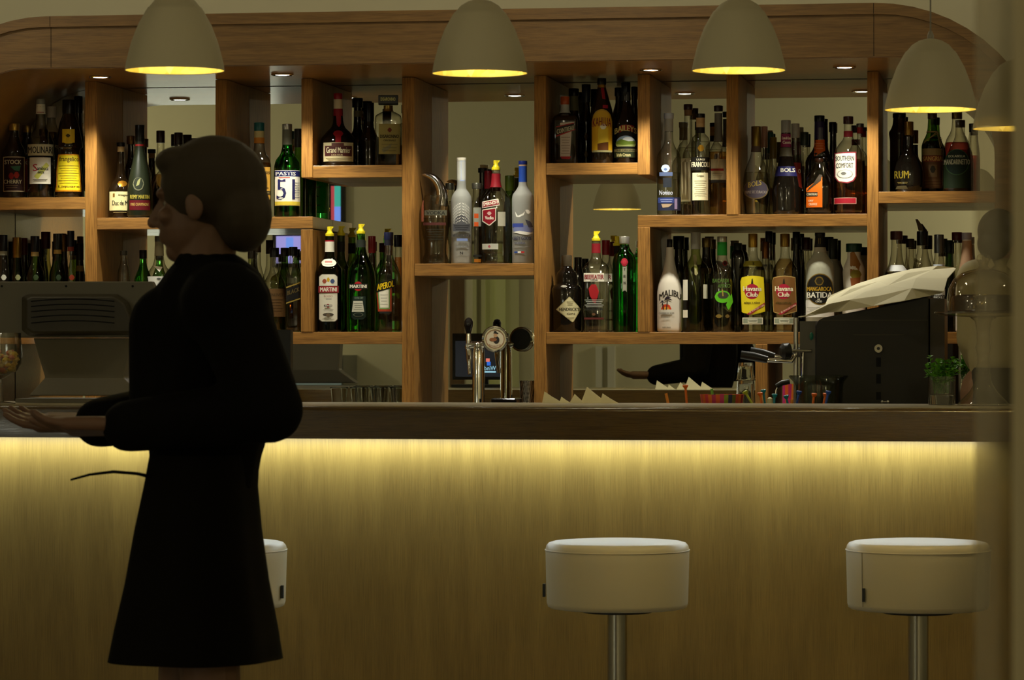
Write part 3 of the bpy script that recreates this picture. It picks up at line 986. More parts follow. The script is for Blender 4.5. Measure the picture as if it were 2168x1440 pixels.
# ---- vermouth shelf
G = 'bottles on the vermouth shelf'
WP = lambda base, hw, sh, nk, nhw, top: [(base, hw * 0.88), (base - 1.5, hw * 0.97), (base - 5, hw), (sh, hw), ((sh + nk) / 2, hw * 0.66), (nk, nhw * 1.1), (nk - 12, nhw), (top, nhw)]
B('martini_rosso', 'low_left', 698, 499, 26, 'darkgreen', 'dark green vermouth bottle with yellow pourer and tall white label', G, n=10.685, prof=WP(703, 26, 572, 540, 9.5, 500), pour=True, liquid=(566, (0.10, 0.12, 0.03)),
  bands=[(509, 512, RED), (512, 534, WHT), (531, 534, '#a82a2a')],
  L=[('p', [(675, 586), (680, 581), (710, 581), (715, 586), (715, 677), (710, 682), (680, 682), (675, 677)], '#4a4436'), ('p', [(676, 587), (681, 582), (709, 582), (714, 587), (714, 676), (709, 681), (681, 681), (676, 676)], WHT), ('e', 695, 593, 3.5, 5, '#c9a020'), ('e', 687, 596, 5, 5, '#a05038'),
     ('e', 704, 596, 5, 5, '#405078'), ('r', 673.5, 606, 717.5, 621, '#3a3028'), ('r', 674.5, 607, 716.5, 620, '#9c1c24'), ('t', 'MARTINI', 678, 609, 713, 618, WHT, 0, 0, 0.04), ('t', 'ROSSO', 686, 626, 704, 630, '#b08a78'), ('l', 690, 632, 702, 636, 1, '#6a6458'),
     ('e', 694.5, 648, 4, 4, '#a02028'), ('r', 686, 646, 703, 650, '#2a2420'), ('t', 'MARTINI', 688, 646.7, 702, 649.3, WHT), ('l', 684, 655, 706, 660, 2, '#a8a294'), ('e', 695, 667, 12, 4, '#4a4034'), ('e', 695, 668, 5, 5, '#6a5a44'), ('l', 682, 674, 708, 678, 1, '#8a8474')],
  NL=[('e', 696, 557, 16.5, 8.5, WHT), ('r', 688, 553, 703, 557, '#c07a70'), ('l', 687, 560, 705, 562, 1, '#a09a8a')])
B('martini_dry', 'low_left', 764, 493, 31, 'green', 'bright green vermouth bottle with yellow pourer and red disc label', G,
  prof=[(703, 27), (701, 29), (697, 30), (640, 31), (600, 31), (576, 29), (556, 22), (538, 13), (520, 10), (495, 9)], pour=True, bands=[(508, 524, '#232820')],
  L=[('e', 758, 607, 10, 10, '#a81a20'), ('r', 738.5, 602, 778.5, 612.5, '#26241e'), ('t', 'MARTINI', 741, 603.6, 776, 610.6, WHT, 0, 0, 0.04), ('p', [(746, 628), (774, 628), (774, 672), (768, 677), (750, 677), (744, 672)], '#14241c'), ('t', 'EXTRA DRY', 751, 629.5, 769, 634, '#6a7a68'),
     ('p', [(747, 638), (770, 638), (771, 661), (745, 661)], '#c9c7b4'), ('l', 749, 641, 768, 658, 4, '#8a8a7c'), ('e', 758.5, 667, 11, 4.5, '#5a6050'), ('e', 758.5, 667, 9, 3.4, '#101c16')])
B('martini_back', 'low_left', 722, 497, 20, 'darkgreen', 'second dark green vermouth bottle behind, its yellow pourer showing', G, n=10.855, prof=WP(703, 21, 575, 545, 8, 499), pour=True, bands=[(512, 534, '#1c1a14')])
B('dry_back', 'low_left', 791, 512, 10, 'darkgreen', 'slim dark bottle with red brown foil behind the bright green bottle', G, n=10.87, nhw=6, sh=600, neck=570, cap=(512, 532, '#4a1a12', 7))
B('red_foil', 'low_left', 787.5, 500, 7.5, 'brown', 'dark bottle with red foil cap between the green and the aperitif bottle', G, n=10.8, prof=[(703, 7), (700, 7.5), (600, 7.5), (575, 7.5), (545, 7), (540, 6), (503, 6)], cap=(500, 536, '#7a1a1c', 8))
B('aperol', 'low_left', 823, 493, 27, 'clear', 'clear aperitif bottle with blue cap and slanted black and yellow label', G, prof=[(703, 25), (700, 27), (596, 27), (583, 25), (566, 16), (550, 11), (520, 9.5), (497, 9)], cap=(492, 508, '#1c2040', 10), bands=[(508, 520, '#1c1c2c')], liquid=(697, (0.9, 0.22, 0.03)),
  L=[('p', [(797, 617), (829, 608), (829, 660), (799, 660)], '#a83c1e'), ('p', [(799.5, 618), (825.5, 611), (825.5, 655), (801.5, 655)], '#7aa060'), ('p', [(802, 619), (823, 613), (823, 652), (803.5, 652)], WHT), ('l', 805, 622, 821, 648, 4, '#9a9a8c'),
     ('p', [(797, 601), (838, 590), (838, 608), (797, 620)], '#14120e'), ('t', 'APEROL', 798.5, 603, 834, 616, '#e8c412', -9, 0, 0.03), ('r', 803, 660, 824, 664, '#20201c')])
B('aperol_back', 'low_left', 843, 499, 8, 'smoky', 'second aperitif bottle with black cap behind, pressed against the right upright', G, n=10.83, prof=[(703, 7), (700, 8), (560, 8), (545, 7.5), (525, 7), (503, 7)], cap=(498, 523, '#14141c', 9), liquid=(545, (0.9, 0.2, 0.04)))

# ---- lower left whisky bottles half hidden by the till and the person
G = 'bottles on the lower left whisky shelf'
B('small_clear', 'low_left', 262, 531, 13, 'smoky', 'small clear flask with cork above the till screen', G, nhw=6.5, sh=580, neck=555, cap=(531, 541, '#3a3428', 8), base=703)
B('macallan', 'low_left', 337, 500, 26, 'smoky', 'single malt bottle with grey foil and big white label behind the till', G, prof=[(703, 23), (699, 26), (590, 26), (575, 22), (560, 13), (545, 10), (505, 9)], cap=(500, 512, '#4a463a', 9.5), bands=[(512, 542, '#8a8064')], liquid=(600, (0.25, 0.1, 0.02)),
  L=[('p', [(312, 586), (360, 586), (357, 662), (330, 662)], '#b8b6ac'), ('p', [(325, 563), (344, 566), (338, 577)], WHT), ('t', 'MACALLAN', 321, 609, 356, 617, '#5a4c50'), ('e', 336, 591, 5, 2, '#4a4a48'), ('l', 324, 622, 354, 640, 3, '#8a8682')])
for i, (cx, top, gl, lab) in enumerate([(303, 530, 'green', 'small green bottle behind, left of the single malt'), (380, 545, 'darkgreen', 'dark green bottle behind the shoulder of the person'), (428, 520, 'darkgreen', 'dark green bottle behind the neck of the person'), (474, 515, 'black', 'black whiskey bottle with pale oval seal behind the person')]):
    B('hid%d' % i, 'low_left', cx, top, 20, gl, lab, G, n=[10.84, 10.81, 10.74, 10.73][i], nhw=7, sh=600, neck=560, cap=(top, top + 18, '#1a1a14', 8), L=[('e', 473, 597, 9, 7, '#9a8a80'), ('e', 473, 597, 7, 5, '#6a4a44')] if i == 3 else None)
B('gold_label', 'low_left', 533, 535, 22, 'olive', 'square whisky bottle with slanted cream gold label', G, ex=6, asp=1.0, prof=[(703, 20), (699, 22), (590, 22), (582, 20), (572, 11), (560, 8), (538, 7.5)], cap=(531, 548, '#2a2418', 8.5),
  L=[('p', [(513, 606), (555, 592), (555, 624), (513, 640)], '#a8984a'), ('p', [(513, 608), (555, 594), (555, 622), (513, 638)], '#c8bf80'), ('t', 'JOHNNIE WALKER', 514, 612, 554, 621, '#3a341c', -13), ('l', 514, 618, 554, 630, 2, '#8a8250')])
B('gold_behind', 'low_left', 544, 505, 18, 'smoky', 'clear necked whisky bottle with brown foil behind the slanted cream label', G, n=10.85, nhw=8, sh=600, neck=560, cap=(505, 535, '#4a3a20', 9))
B('amber_malt', 'low_left', 581, 540, 25, 'smoky', 'whisky bottle with plain amber brown label, green light in its neck', G, prof=[(703, 22), (699, 25), (612, 25), (598, 22), (575, 11), (560, 9), (543, 9)], cap=(525, 545, '#16161c', 10), liquid=(612, (0.30, 0.13, 0.02)), n=10.74,
  L=[('r', 558, 612, 604, 671, '#5a4020'), ('t', 'GLENLIVET', 562, 622, 600, 628, '#3a2a14'), ('l', 564, 632, 598, 662, 5, '#4a341a')])
B('cork_behind', 'low_left', 603, 525, 14, 'darkgreen', 'green bottle with dark cork stopper behind the amber labelled one', G, n=10.86, nhw=7, sh=600, neck=560, cap=(525, 543, '#2a1c14', 9))
B('black_label', 'low_left', 621, 524, 15.5, 'smoky', 'square whisky bottle with slanted black label beside the short upright', G, ex=6, prof=[(703, 14), (699, 15.5), (590, 15.5), (580, 14), (568, 10), (552, 8), (528, 7.5)], cap=(523, 542, '#12100e', 9), liquid=(600, (0.22, 0.08, 0.01)),
  L=[('p', [(606, 613), (636, 602), (636, 630), (606, 640)], '#0f0d0a'), ('p', [(606, 608), (636, 597), (636, 600), (606, 611)], '#8a7430'), ('t', 'BLACK', 608, 617, 634, 626, '#5a4c24', -9), ('p', [(606, 641), (636, 631), (636, 634), (606, 644)], '#8a7430')])

# ---- vodka shelf
G = 'bottles on the vodka shelf over the beer tap'


def horn(root, form, s, base, cx):
    mb = MB()
    rs = []
    n = 14
    for i in range(n):
        t = i / (n - 1)
        # silver horn stopper curling over from the right shoulder to a point at the upper left
        a = math.radians(-12 + 108 * t)
        px = 898 + 46 * math.cos(a) - 1 * t
        py = 424 - 54 * math.sin(a)
        w = (13.5 * (1 - t) ** 0.55 + 0.5) * s
        c = Vector(((px - cx - (1 - t) * 9) * s, 0, (base - py) * s))
        d = Vector((-math.sin(a), 0, math.cos(a)))
        nrm = Vector((math.cos(a), 0, math.sin(a)))
        rs.append([c + nrm * (w * math.cos(2 * math.pi * j / 12)) + Vector((0, w * 0.9 * math.sin(2 * math.pi * j / 12), 0)) for j in range(12)])
    mb.rings(rs)
    mb.build('horn_stopper', pm('horn_silver', (0.62, 0.60, 0.60), 0.12, metal=1.0), root, local=True)


B('horn', 'vodka', 922, 414, 31, 'smoky', 'waisted glass bottle with curved silver horn stopper and red neck label', G, prof=[(558, 26), (555, 28), (548, 27), (535, 23), (515, 24), (490, 29), (468, 31), (445, 30), (428, 27), (414, 24)], liquid=(462, (0.55, 0.54, 0.46)), extra=horn, asp=0.7,
  L=[('r', 899, 446, 946, 457, '#5a5848'), ('t', 'VODKA', 903, 448, 942, 455.5, '#1c1a14'), ('r', 896, 472, 944, 478, '#5a302c'), ('r', 892, 425, 897, 470, '#b06a54'), ('l', 903, 484, 940, 510, 5, '#3a3a32')])
B('belvedere', 'vodka', 977, 336, 22.5, 'frost', 'tall frosted vodka bottle with white branching tree print and silver blue neck seal', G, prof=[(558, 20.5), (555, 22), (430, 22.5), (418, 21), (408, 16), (400, 10.5), (385, 9.5), (336, 9.5)],
  cap=(334, 341, WHT, 10), bands=[(342, 382, '#c4c4ba')],
  L=[('e', 977, 470, 15, 14, '#5a5a5c')] + [('p', [(977 + sx * a, 466 - b + a * 0.35 + j), (977 + sx * (a + 6), 469 - b + a * 0.9), (977 + sx * (a + 6.5), 471 - b + a * 0.9), (977 + sx * (a + 0.6), 468 - b + a * 0.35 + j)], '#f2f0e6') for b in (0, 6, 12, 18, 24, 30, 36) for a, sx, j in ((0.5, 1, 0), (0.5, -1, 0), (6, 1, -1.5), (6, -1, -1.5), (11.5, 1, 1), (11.5, -1, 1))]
  + [('r', 959, 475, 995, 491, '#4e4e52'), ('l', 961, 477, 993, 490, 3, '#26262a'), ('t', 'BELVEDERE', 959, 497, 996, 503, '#3c3c40'), ('r', 967, 506, 990, 511.5, '#7a8cc0'), ('t', 'VODKA', 965, 521, 989, 525, '#77777a'), ('t', 'N', 974, 534, 980, 540, '#1c1c20')],
  NL=[('r', 974, 340, 984, 384, '#9fb0d8')])
B('grey_cap', 'vodka', 1009, 389, 12, 'smoky', 'clear bottle with grey cap and two orange squares behind the frosted tree bottle', G, n=10.79, prof=[(558, 11), (555, 12), (440, 12), (430, 11), (425, 9), (392, 8)], cap=(388, 400, 'M#7a786c', 10),
  L=[('r', 1002, 440, 1020, 480, '#9a9a8c'), ('r', 1004, 453, 1013, 463, '#d0541a'), ('r', 1004, 471, 1013, 480, '#d0541a'), ('r', 1002, 540, 1020, 545, '#2a2a24'), ('r', 1004, 549, 1018, 556, '#b06a1a')])
B('grey_cap2', 'vodka', 952, 389, 10, 'smoky', 'clear bottle with dull cap showing left of the frosted tree bottle', G, n=10.86, nhw=7, sh=440, neck=415, cap=(388, 402, 'M#6a6a60', 9))
B('smirnoff', 'vodka', 1050, 358, 32, 'clear', 'clear vodka bottle with yellow pourer and red shield label', G, prof=[(558, 27), (555, 30), (542, 30.5), (538, 29.5), (534, 32), (436, 32), (420, 29), (405, 19), (395, 11.5), (380, 9.5), (360, 9)], pour=True, bands=[(368, 397, '#86141e')], liquid=(448, (0.84, 0.84, 0.74)),
  L=[('p', [(1021, 428), (1056, 422), (1058, 436), (1021, 442)], WHT), ('p', [(1022, 429.5), (1055, 424), (1056.5, 434.5), (1022, 440.5)], '#8e1422'), ('t', 'SMIRNOFF', 1023, 430.5, 1055, 438, WHT, -5), ('p', [(1021, 445), (1050, 441), (1050, 468), (1036, 480), (1021, 470)], WHT),
     ('p', [(1022.5, 446.5), (1048.5, 443), (1048.5, 467), (1036, 477.5), (1022.5, 468.5)], '#8a1422'), ('e', 1036, 453, 5, 4, '#c9a8a0'), ('t', 'Vodka', 1027, 459, 1045, 466, WHT), ('r', 1054, 450, 1070, 480, '#b8b4a0')], L2=[('r', 1021, 517, 1055, 529, '#b2b0a2'), ('e', 1036, 523, 3, 3, '#a05058')])
B('smirnoff2', 'vodka', 1034, 363, 18, 'clear', 'second clear vodka bottle with red neck foil behind the shield label', G, n=10.86, prof=[(558, 16), (555, 18), (430, 18), (415, 14), (402, 8.5), (366, 8)], cap=(362, 400, '#7a1820', 8.8))
B('green_foil', 'vodka', 1079, 373, 13, 'darkgreen', 'green bottle with green foil neck behind, left of the blue capped frosted one', G, n=10.865, nhw=9, sh=450, neck=420, cap=(372, 404, '#4a5a18', 10))
B('dark_foil', 'vodka', 1022, 357, 9, 'black', 'slim bottle with black and silver stopper behind the red neck foils', G, n=10.9, nhw=7, sh=440, neck=410, cap=(356, 366, '#1a1a18', 10))
B('goose', 'vodka', 1107, 343, 23.5, 'frost', 'frosted vodka bottle with royal blue cap, geese and blue landscape print', G, prof=[(558, 21), (555, 23), (425, 23.5), (414, 22), (402, 14), (393, 9.5), (378, 8.5), (346, 8.5)], cap=(341, 349, '#1c2c78', 9.4), bands=[(349, 352, '#b89a70'), (352, 386, '#2348a0')],
  L=[('p', [(1090, 448), (1096, 458), (1106, 454), (1112, 448), (1110, 456), (1100, 461), (1091, 460)], '#f0eee4'), ('p', [(1112, 446), (1118, 444), (1122, 450), (1126, 446), (1120, 455), (1114, 452)], '#f0eee4'), ('e', 1108, 487, 22, 9, '#7c84b0'), ('r', 1085, 474, 1108, 482, '#3c4c9c'), ('p', [(1112, 466), (1124, 470), (1129, 482), (1118, 482)], '#4a4a58'),
     ('p', [(1085, 492), (1100, 490), (1130, 494), (1115, 499), (1098, 496)], '#f0eee6'), ('t', 'GREY GOOSE', 1085, 502, 1126, 509, '#3c3c58'), ('t', 'VODKA', 1089, 513, 1112, 518, '#5a5a70'), ('l', 1088, 522, 1124, 525, 1, '#8a8a88'), ('r', 1089, 533, 1096, 536.5, '#2c4c9c'), ('r', 1096, 533, 1103, 536.5, '#eeece4'), ('r', 1103, 533, 1110, 536.5, '#c03030')])

# ---- cream liqueur box
G = 'bottles in the dark oak box shelf with cream liqueurs'
B('cointreau', 'cream', 1196, 206, 27, 'brown', 'square brown orange liqueur bottle with red banner and white strip label', G, ex=7, prof=[(345, 25), (342, 27), (258, 27), (249, 25), (241, 13), (234, 9.5), (210, 9)], cap=(205, 222, '#b0501c', 9.6), bands=[(222, 240, '#a8a8a0')],
  L=[('p', [(1186, 262), (1216, 260), (1209, 281), (1209, 334), (1186, 334)], '#c8b8a8'), ('p', [(1177, 270), (1217, 261), (1218, 277), (1177, 292)], '#9c2c2c'), ('p', [(1177, 272), (1217, 263.5), (1218, 274.5), (1177, 289)], '#2a2418'), ('t', 'COINTREAU', 1179, 276, 1215, 286, '#c8c0a0', -9), ('l', 1188, 290, 1207, 330, 7, '#8a7464'), ('p', [(1186, 333), (1209, 333), (1206, 339), (1188, 338)], '#9a1c1c')])
B('brandy_clear', 'cream', 1215, 188, 17, 'brown', 'bottle with wide black cap behind the square orange liqueur', G, n=10.86, nhw=9, sh=280, neck=235, cap=(188, 204, BLK, 11), bands=[(204, 235, '#6a6a4c')])
B('tall_black', 'cream', 1241, 180, 12, 'black', 'slim black bottle with grey striped neck seal left of the yellow label', G, n=10.84, nhw=8, sh=260, neck=235, cap=(179, 217, '#26282c', 9.5), L=[('e', 1241, 290, 4, 8, '#5a4420'), ('e', 1241, 328, 4, 8, '#6a5a38')])
B('kahlua', 'cream', 1274, 168, 24.5, 'brown', 'long necked coffee liqueur bottle with arched golden yellow label', G, n=10.70, prof=[(344, 22), (341, 24), (300, 24.5), (240, 23.5), (215, 17), (195, 11.5), (180, 8), (168, 7.5)], cap=(166, 180, '#1c1c18', 9.5), bands=[(180, 186, 'M#b08a2c')],
  L=[('r', 1253, 258, 1296, 323, '#c8941a'), ('e', 1274.5, 258, 21.5, 25, '#b8902c'), ('e', 1274.5, 259, 19.5, 23, '#cfa020'), ('r', 1255, 258, 1294, 318, '#d8a416'), ('p', [(1266, 273), (1275, 266), (1288, 273), (1288, 320), (1264, 320)], '#e2c030'), ('p', [(1265, 306), (1288, 302), (1288, 320), (1265, 320)], '#6a3c10'), ('e', 1277, 270, 7, 6, '#e8e2c8'),
     ('t', 'KAHLUA', 1255, 250, 1294, 268, '#e8c860', 0, 3, 0.07), ('t', 'KAHLUA', 1255, 250, 1294, 268, '#7a1010', 0, 3, 0.02), ('p', [(1254, 300), (1265, 300), (1265, 320), (1254, 320)], '#d8a818'), ('p', [(1288, 300), (1295, 300), (1295, 320), (1288, 320)], '#d8a818'), ('r', 1254, 320, 1295, 324, '#a8a070')],
  NL=[('p', [(1272, 187), (1280, 187), (1282, 212), (1274, 210)], '#8a1014'), ('r', 1276, 224, 1287, 231, '#9c1428')])
B('baileys', 'cream', 1325, 176, 25.5, 'black', 'black cream liqueur bottle with red lettering band and green landscape oval', G, prof=[(344, 23), (341, 25.5), (268, 25.5), (250, 22), (232, 14), (215, 10), (180, 9)], cap=(175, 196, BLK, 10), bands=[(196, 214, '#20201c')],
  L=[('e', 1325, 282, 21, 15, '#14120e'), ('p', [(1312, 268), (1320, 266), (1335, 266), (1343, 269), (1342, 282), (1334, 279), (1318, 279), (1311, 283)], '#8c1a18'), ('t', 'BAILEYS', 1301.5, 267, 1347.5, 279, '#d8c878', 0, 7, 0.03), ('e', 1325, 305, 21.5, 16, '#8aa0b8'), ('e', 1330, 297, 12, 5, '#dfe4e4'), ('p', [(1304, 302), (1315, 296), (1330, 301), (1346, 300), (1346, 308), (1325, 312), (1304, 310)], '#6c8428'),
     ('p', [(1303.5, 307), (1320, 309), (1346.5, 307), (1344, 313), (1325, 315), (1306, 313)], '#a8b06a'), ('r', 1301, 312, 1349, 317, '#12100c'), ('r', 1300, 317, 1349, 323, '#8a8258'), ('t', 'THE ORIGINAL', 1303, 318, 1347, 322, '#2a2a18'), ('r', 1300, 323, 1349, 335, '#2a3018'), ('t', 'Irish Cream', 1306, 326, 1335, 333, '#c8bc80')],
  NL=[('p', [(1320, 196), (1324, 206), (1330, 195), (1330, 214), (1321, 214)], '#b0b0a8')])
for i, (cx, top, lab) in enumerate([(1311, 186, 'black bottle with wide black cap behind, left of the cream liqueur'), (1343, 184, 'black capped bottle behind the cream liqueur, against the box upright')]):
    B('cb%d' % i, 'cream', cx, top, 12 if i == 0 else 7, 'black', lab, G, n=10.86, nhw=8 if i == 0 else 6, sh=270, neck=230, cap=(top, top + 18, BLK, 10 if i == 0 else 7))

# ---- gin shelf
G = 'bottles on the gin shelf'
B('hendricks', 'low_right', 1200, 542, 32, 'black', 'black apothecary gin bottle with cream diamond label', G, n=10.73, prof=[(703, 29), (700, 32), (614, 32), (606, 28), (602, 24), (590, 23), (578, 20), (568, 12), (562, 9.5), (546, 10)], cap=(541, 564, '#4a4030', 11), L=[('p', [(1177, 656), (1206, 628), (1230, 655), (1213, 684)], '#b2a676'), ('p', [(1179, 656), (1206, 630), (1228, 655), (1213, 682)], '#cfc69a'), ('t', "HENDRICK'S", 1184, 652, 1226, 659, '#2a241a'), ('t', 'GIN', 1200, 663, 1217, 667, '#5a5036'), ('l', 1200, 638, 1214, 648, 3, '#9a9068'), ('l', 1202, 671, 1216, 677, 2, '#9a9068')],
  NL=[('e', 1194, 607, 7, 2.5, '#b8b4a6')])
B('hendricks2', 'low_right', 1224, 545, 16, 'black', 'second black apothecary bottle behind the diamond labelled one', G, n=10.86, nhw=8, sh=600, neck=572, cap=(545, 563, '#3a3426', 8))
B('beefeater', 'low_right', 1262, 508, 28, 'clear', 'square clear gin bottle with yellow pourer and red lettering on white', G, ex=5, n=10.725, prof=[(703, 26), (700, 28), (572, 28), (562, 25), (553, 15), (543, 10), (525, 9), (510, 9)], pour=True, bands=[(516, 536, '#8a1c24')], liquid=(640, (0.85, 0.86, 0.78)),
  L=[('r', 1236, 579, 1279, 597, WHT), ('t', 'BEEFEATER', 1238, 582.5, 1278, 592, '#8a1422', 0, 0, 0.03), ('t', 'LONDON', 1250, 592.5, 1265, 595, '#4a4a44'), ('p', [(1246, 612), (1252, 603), (1262, 603), (1268, 618), (1266, 632), (1250, 632)], '#a41c22'), ('p', [(1252, 632), (1264, 632), (1263, 646), (1255, 640)], '#8c161c'), ('l', 1238, 634, 1278, 652, 5, '#b4b4a8'),
     ('t', 'LONDON DRY GIN', 1238, 653.5, 1276, 658, '#2a2a26'), ('e', 1257, 666, 4.5, 3, '#6a4a30'), ('r', 1237, 673, 1278, 677, '#5a2420')])
B('beefeater2', 'low_right', 1283, 510, 14, 'clear', 'second square clear gin bottle with dark red cap behind the first', G, ex=5, n=10.86, nhw=7.5, sh=575, neck=548, cap=(509, 540, '#7a1620', 8.5), L=[('r', 1272, 580, 1296, 597, WHT), ('t', 'R', 1288, 583, 1294, 592, '#8a1422')])
B('tanqueray', 'low_right', 1322, 503, 25.5, 'emerald', 'green shaker shaped gin bottle with red wax seal and silver ribbon', G, prof=[(703, 23), (700, 25), (600, 25.5), (560, 25.5), (545, 23), (530, 14), (522, 10.5), (518, 10)], cap=(501, 516, 'M#a8a69c', 11),
  L=[('r', 1318, 564, 1327, 616, '#a09c8a'), ('p', [(1318, 614), (1327, 614), (1327, 619), (1322.5, 614), (1318, 619)], '#a09c8a'), ('t', 'T', 1320.5, 569, 1324.5, 574, INK), ('t', 'E', 1320.5, 583, 1324.5, 588, INK), ('t', 'N', 1320.5, 597, 1324.5, 602, INK), ('e', 1322, 556, 8, 8.5, '#96182a'), ('e', 1322, 556, 5, 5.5, '#b02838')])
B('yellow_back', 'low_right', 1307, 519, 9, 'black', 'dark bottle with yellow pourer behind the green gin', G, n=10.86, nhw=7, sh=600, neck=560, pour=True, bands=[(520, 540, '#1c1410')])

# ---- grappa shelf
G = 'bottles on the grappa half of the upper right shelf'
B('grappa', 'grappa', 1416, 242, 26, 'clear', 'broad clear grappa bottle with pale foil cap and blue base label', G, prof=[(453, 25), (450, 26), (340, 26), (328, 24), (312, 14), (298, 9.5), (275, 9), (244, 9)], cap=(240, 252, '#b8bcc4', 10.4), bands=[(252, 279, '#a8a69a')], liquid=(366, (0.82, 0.82, 0.74)),
  L=[('e', 1409, 358, 9.5, 8, '#a4b4d4'), ('e', 1409, 360, 4, 3, '#5a6a94'), ('r', 1396, 366, 1424, 374, '#4c5878'), ('r', 1404, 378, 1422, 398, '#20242c'), ('t', 'Nonino', 1396, 404, 1424, 414, '#a8acb8'), ('r', 1393, 419, 1441, 447, '#20253e'), ('r', 1393, 420, 1427, 431, '#2e3c74'), ('l', 1398, 422, 1424, 430, 2, '#8a94b8'), ('p', [(1400, 433), (1424, 433), (1416, 440), (1402, 441)], '#a08a70'), ('r', 1428, 422, 1434, 444, '#8a7a9c')])
B('grappa_art', 'grappa', 1457, 222, 25, 'clear', 'tall necked bottle with brown cork and wood grain picture label', G, n=10.85, prof=[(453, 23), (450, 25), (325, 25), (308, 20), (296, 11), (285, 8.5), (240, 8)], cap=(221, 233, '#3a2018', 9.5), bands=[(233, 245, '#8a6a48')], liquid=(313, (0.78, 0.78, 0.62)),
  L=[('r', 1439, 337, 1462, 428, '#b8ae88'), ('p', [(1440, 350), (1452, 338), (1461, 380), (1458, 424), (1442, 424)], '#8a7a54')] + [('p', [(1442 + k * 4, 345), (1444 + k * 4, 345), (1446 + k * 3.4, 400), (1444 + k * 3.4, 424)], '#6a5a3c' if k % 2 else '#cabf98') for k in range(5)])
B('francoli', 'grappa', 1483, 243, 20, 'clear', 'slim cylinder grappa bottle with black band and cream note label', G, n=10.72, prof=[(453, 19), (450, 20), (303, 20), (293, 18), (285, 11), (281, 9), (246, 9)], cap=(241, 250, '#14110c', 9.6), bands=[(250, 262, '#b89464'), (262, 270, '#c0a070'), (270, 282, '#1c160c')], liquid=(300, (0.84, 0.84, 0.76)),
  L=[('r', 1464, 334, 1502, 362, '#16130d'), ('t', 'LUIGI', 1475, 337, 1492, 341, '#d8d0b0'), ('t', 'FRANCOLI', 1464.5, 344, 1501.5, 355, '#d8d0b0', 0, 0, 0.03), ('r', 1466, 367, 1499, 425, '#d8cfa8'), ('t', 'Grappa', 1475, 371, 1490, 377, '#6a6248'), ('l', 1470, 382, 1495, 418, 8, '#9a9272')], NL=[('e', 1484, 315, 7.3, 7, 'M#a87c22')])
B('amber_grappa', 'grappa', 1521, 225, 20, 'clear', 'amber aged spirit bottle with red striped paper label behind the slim cylinder', G, n=10.8, prof=[(453, 18), (450, 20), (325, 20), (315, 17), (303, 11), (293, 8.5), (250, 8)], cap=(224, 236, '#2a1a14', 9.5), bands=[(240, 300, '#77756a')], liquid=(322, (0.62, 0.25, 0.04)),
  L=[('r', 1505, 338, 1537, 382, '#b0a482'), ('r', 1505, 358, 1532, 363, '#8a2420'), ('l', 1508, 367, 1530, 378, 3, '#8a8066'), ('r', 1505, 382, 1537, 388, '#2a2420')])
B('dark_grappa', 'grappa', 1476, 262, 5, 'darkgreen', 'thin dark neck seen between the cork and the slim cylinder bottle', G, n=10.915, nhw=4, sh=340, neck=310, cap=(258, 276, '#2a3020', 5))

# ---- right half of that shelf
G = 'bottles on the orange liqueur half of the upper right shelf'
B('curacao', 'grappa', 1601, 269, 28, 'clear', 'pear shaped clear triple sec bottle with olive gold cap', G, n=10.725, prof=[(453, 20), (450, 23), (440, 25), (415, 28), (395, 28), (370, 26), (350, 20), (332, 13), (318, 10.5), (300, 9.5), (272, 9)], cap=(268, 310, 'M#7a6420', 10.5), bands=[(310, 322, '#5a4a40')], liquid=(365, (0.75, 0.70, 0.52)),
  L=[('e', 1600, 403, 27, 20, '#6a5a38'), ('e', 1600, 402, 25.5, 18.5, '#4c4450'), ('t', 'BOLS', 1584, 388, 1612, 399, '#b8a048', -6), ('t', 'TRIPLE SEC CURACAO', 1577, 405, 1623, 411, '#9a9088')])
for i, (cx, top, c, lab) in enumerate([(1618, 268, '#a07a64', 'bottle with pink and dark ringed cap behind the pear shaped one'), (1630, 280, '#2a4a40', 'thin bottle with dark green seal behind the pear shaped one'), (1637, 291, '#6a5a1c', 'bottle with olive gold foil right of the pear shaped one')]):
    B('tr%d' % i, 'grappa', cx, top, [11, 8, 8.5][i], 'smoky', lab, G, n=[10.84, 10.90, 10.815][i], nhw=6.5, sh=370, neck=340, cap=(top, top + 45, c, 7.5))
B('cassis', 'grappa', 1664, 256, 28.5, 'black', 'near black blackcurrant liqueur bottle with blue band and pink neck label', G, n=10.72, prof=[(451, 26), (448, 28), (430, 28.5), (400, 28), (370, 23), (345, 16.5), (320, 12), (300, 10.5), (260, 10)], cap=(255, 284, '#8a8880', 10.4), bands=[(284, 312, '#7c1c48'), (313, 332, '#57503c')],
  L=[('r', 1640, 353, 1688, 374, '#242254'), ('t', 'BOLS', 1653, 357, 1683, 365.5, WHT, 0, 0, 0.05)], NL=[('t', 'Creme de Cassis', 1656, 290, 1674, 296, WHT), ('t', 'Cassis', 1657, 299, 1674, 305, WHT)])
B('bols_back', 'grappa', 1684, 263, 17, 'clear', 'clear liqueur bottle with white ringed neck and red label behind the blue band', G, n=10.85, prof=[(451, 16), (448, 17), (390, 17), (350, 12), (325, 8.5), (267, 8)], cap=(262, 292, '#a09c90', 8.8), L=[('p', [(1678, 345), (1696, 345), (1698, 400), (1682, 390)], '#8c2a18'), ('t', 'O', 1690, 359, 1695, 368, CRM)])
B('green_cap_back', 'grappa', 1703, 280, 14, 'smoky', 'clear bottle with dark green screw cap left of the purple capped one', G, n=10.895, nhw=8, sh=370, neck=335, cap=(280, 308, '#2a3426', 9))
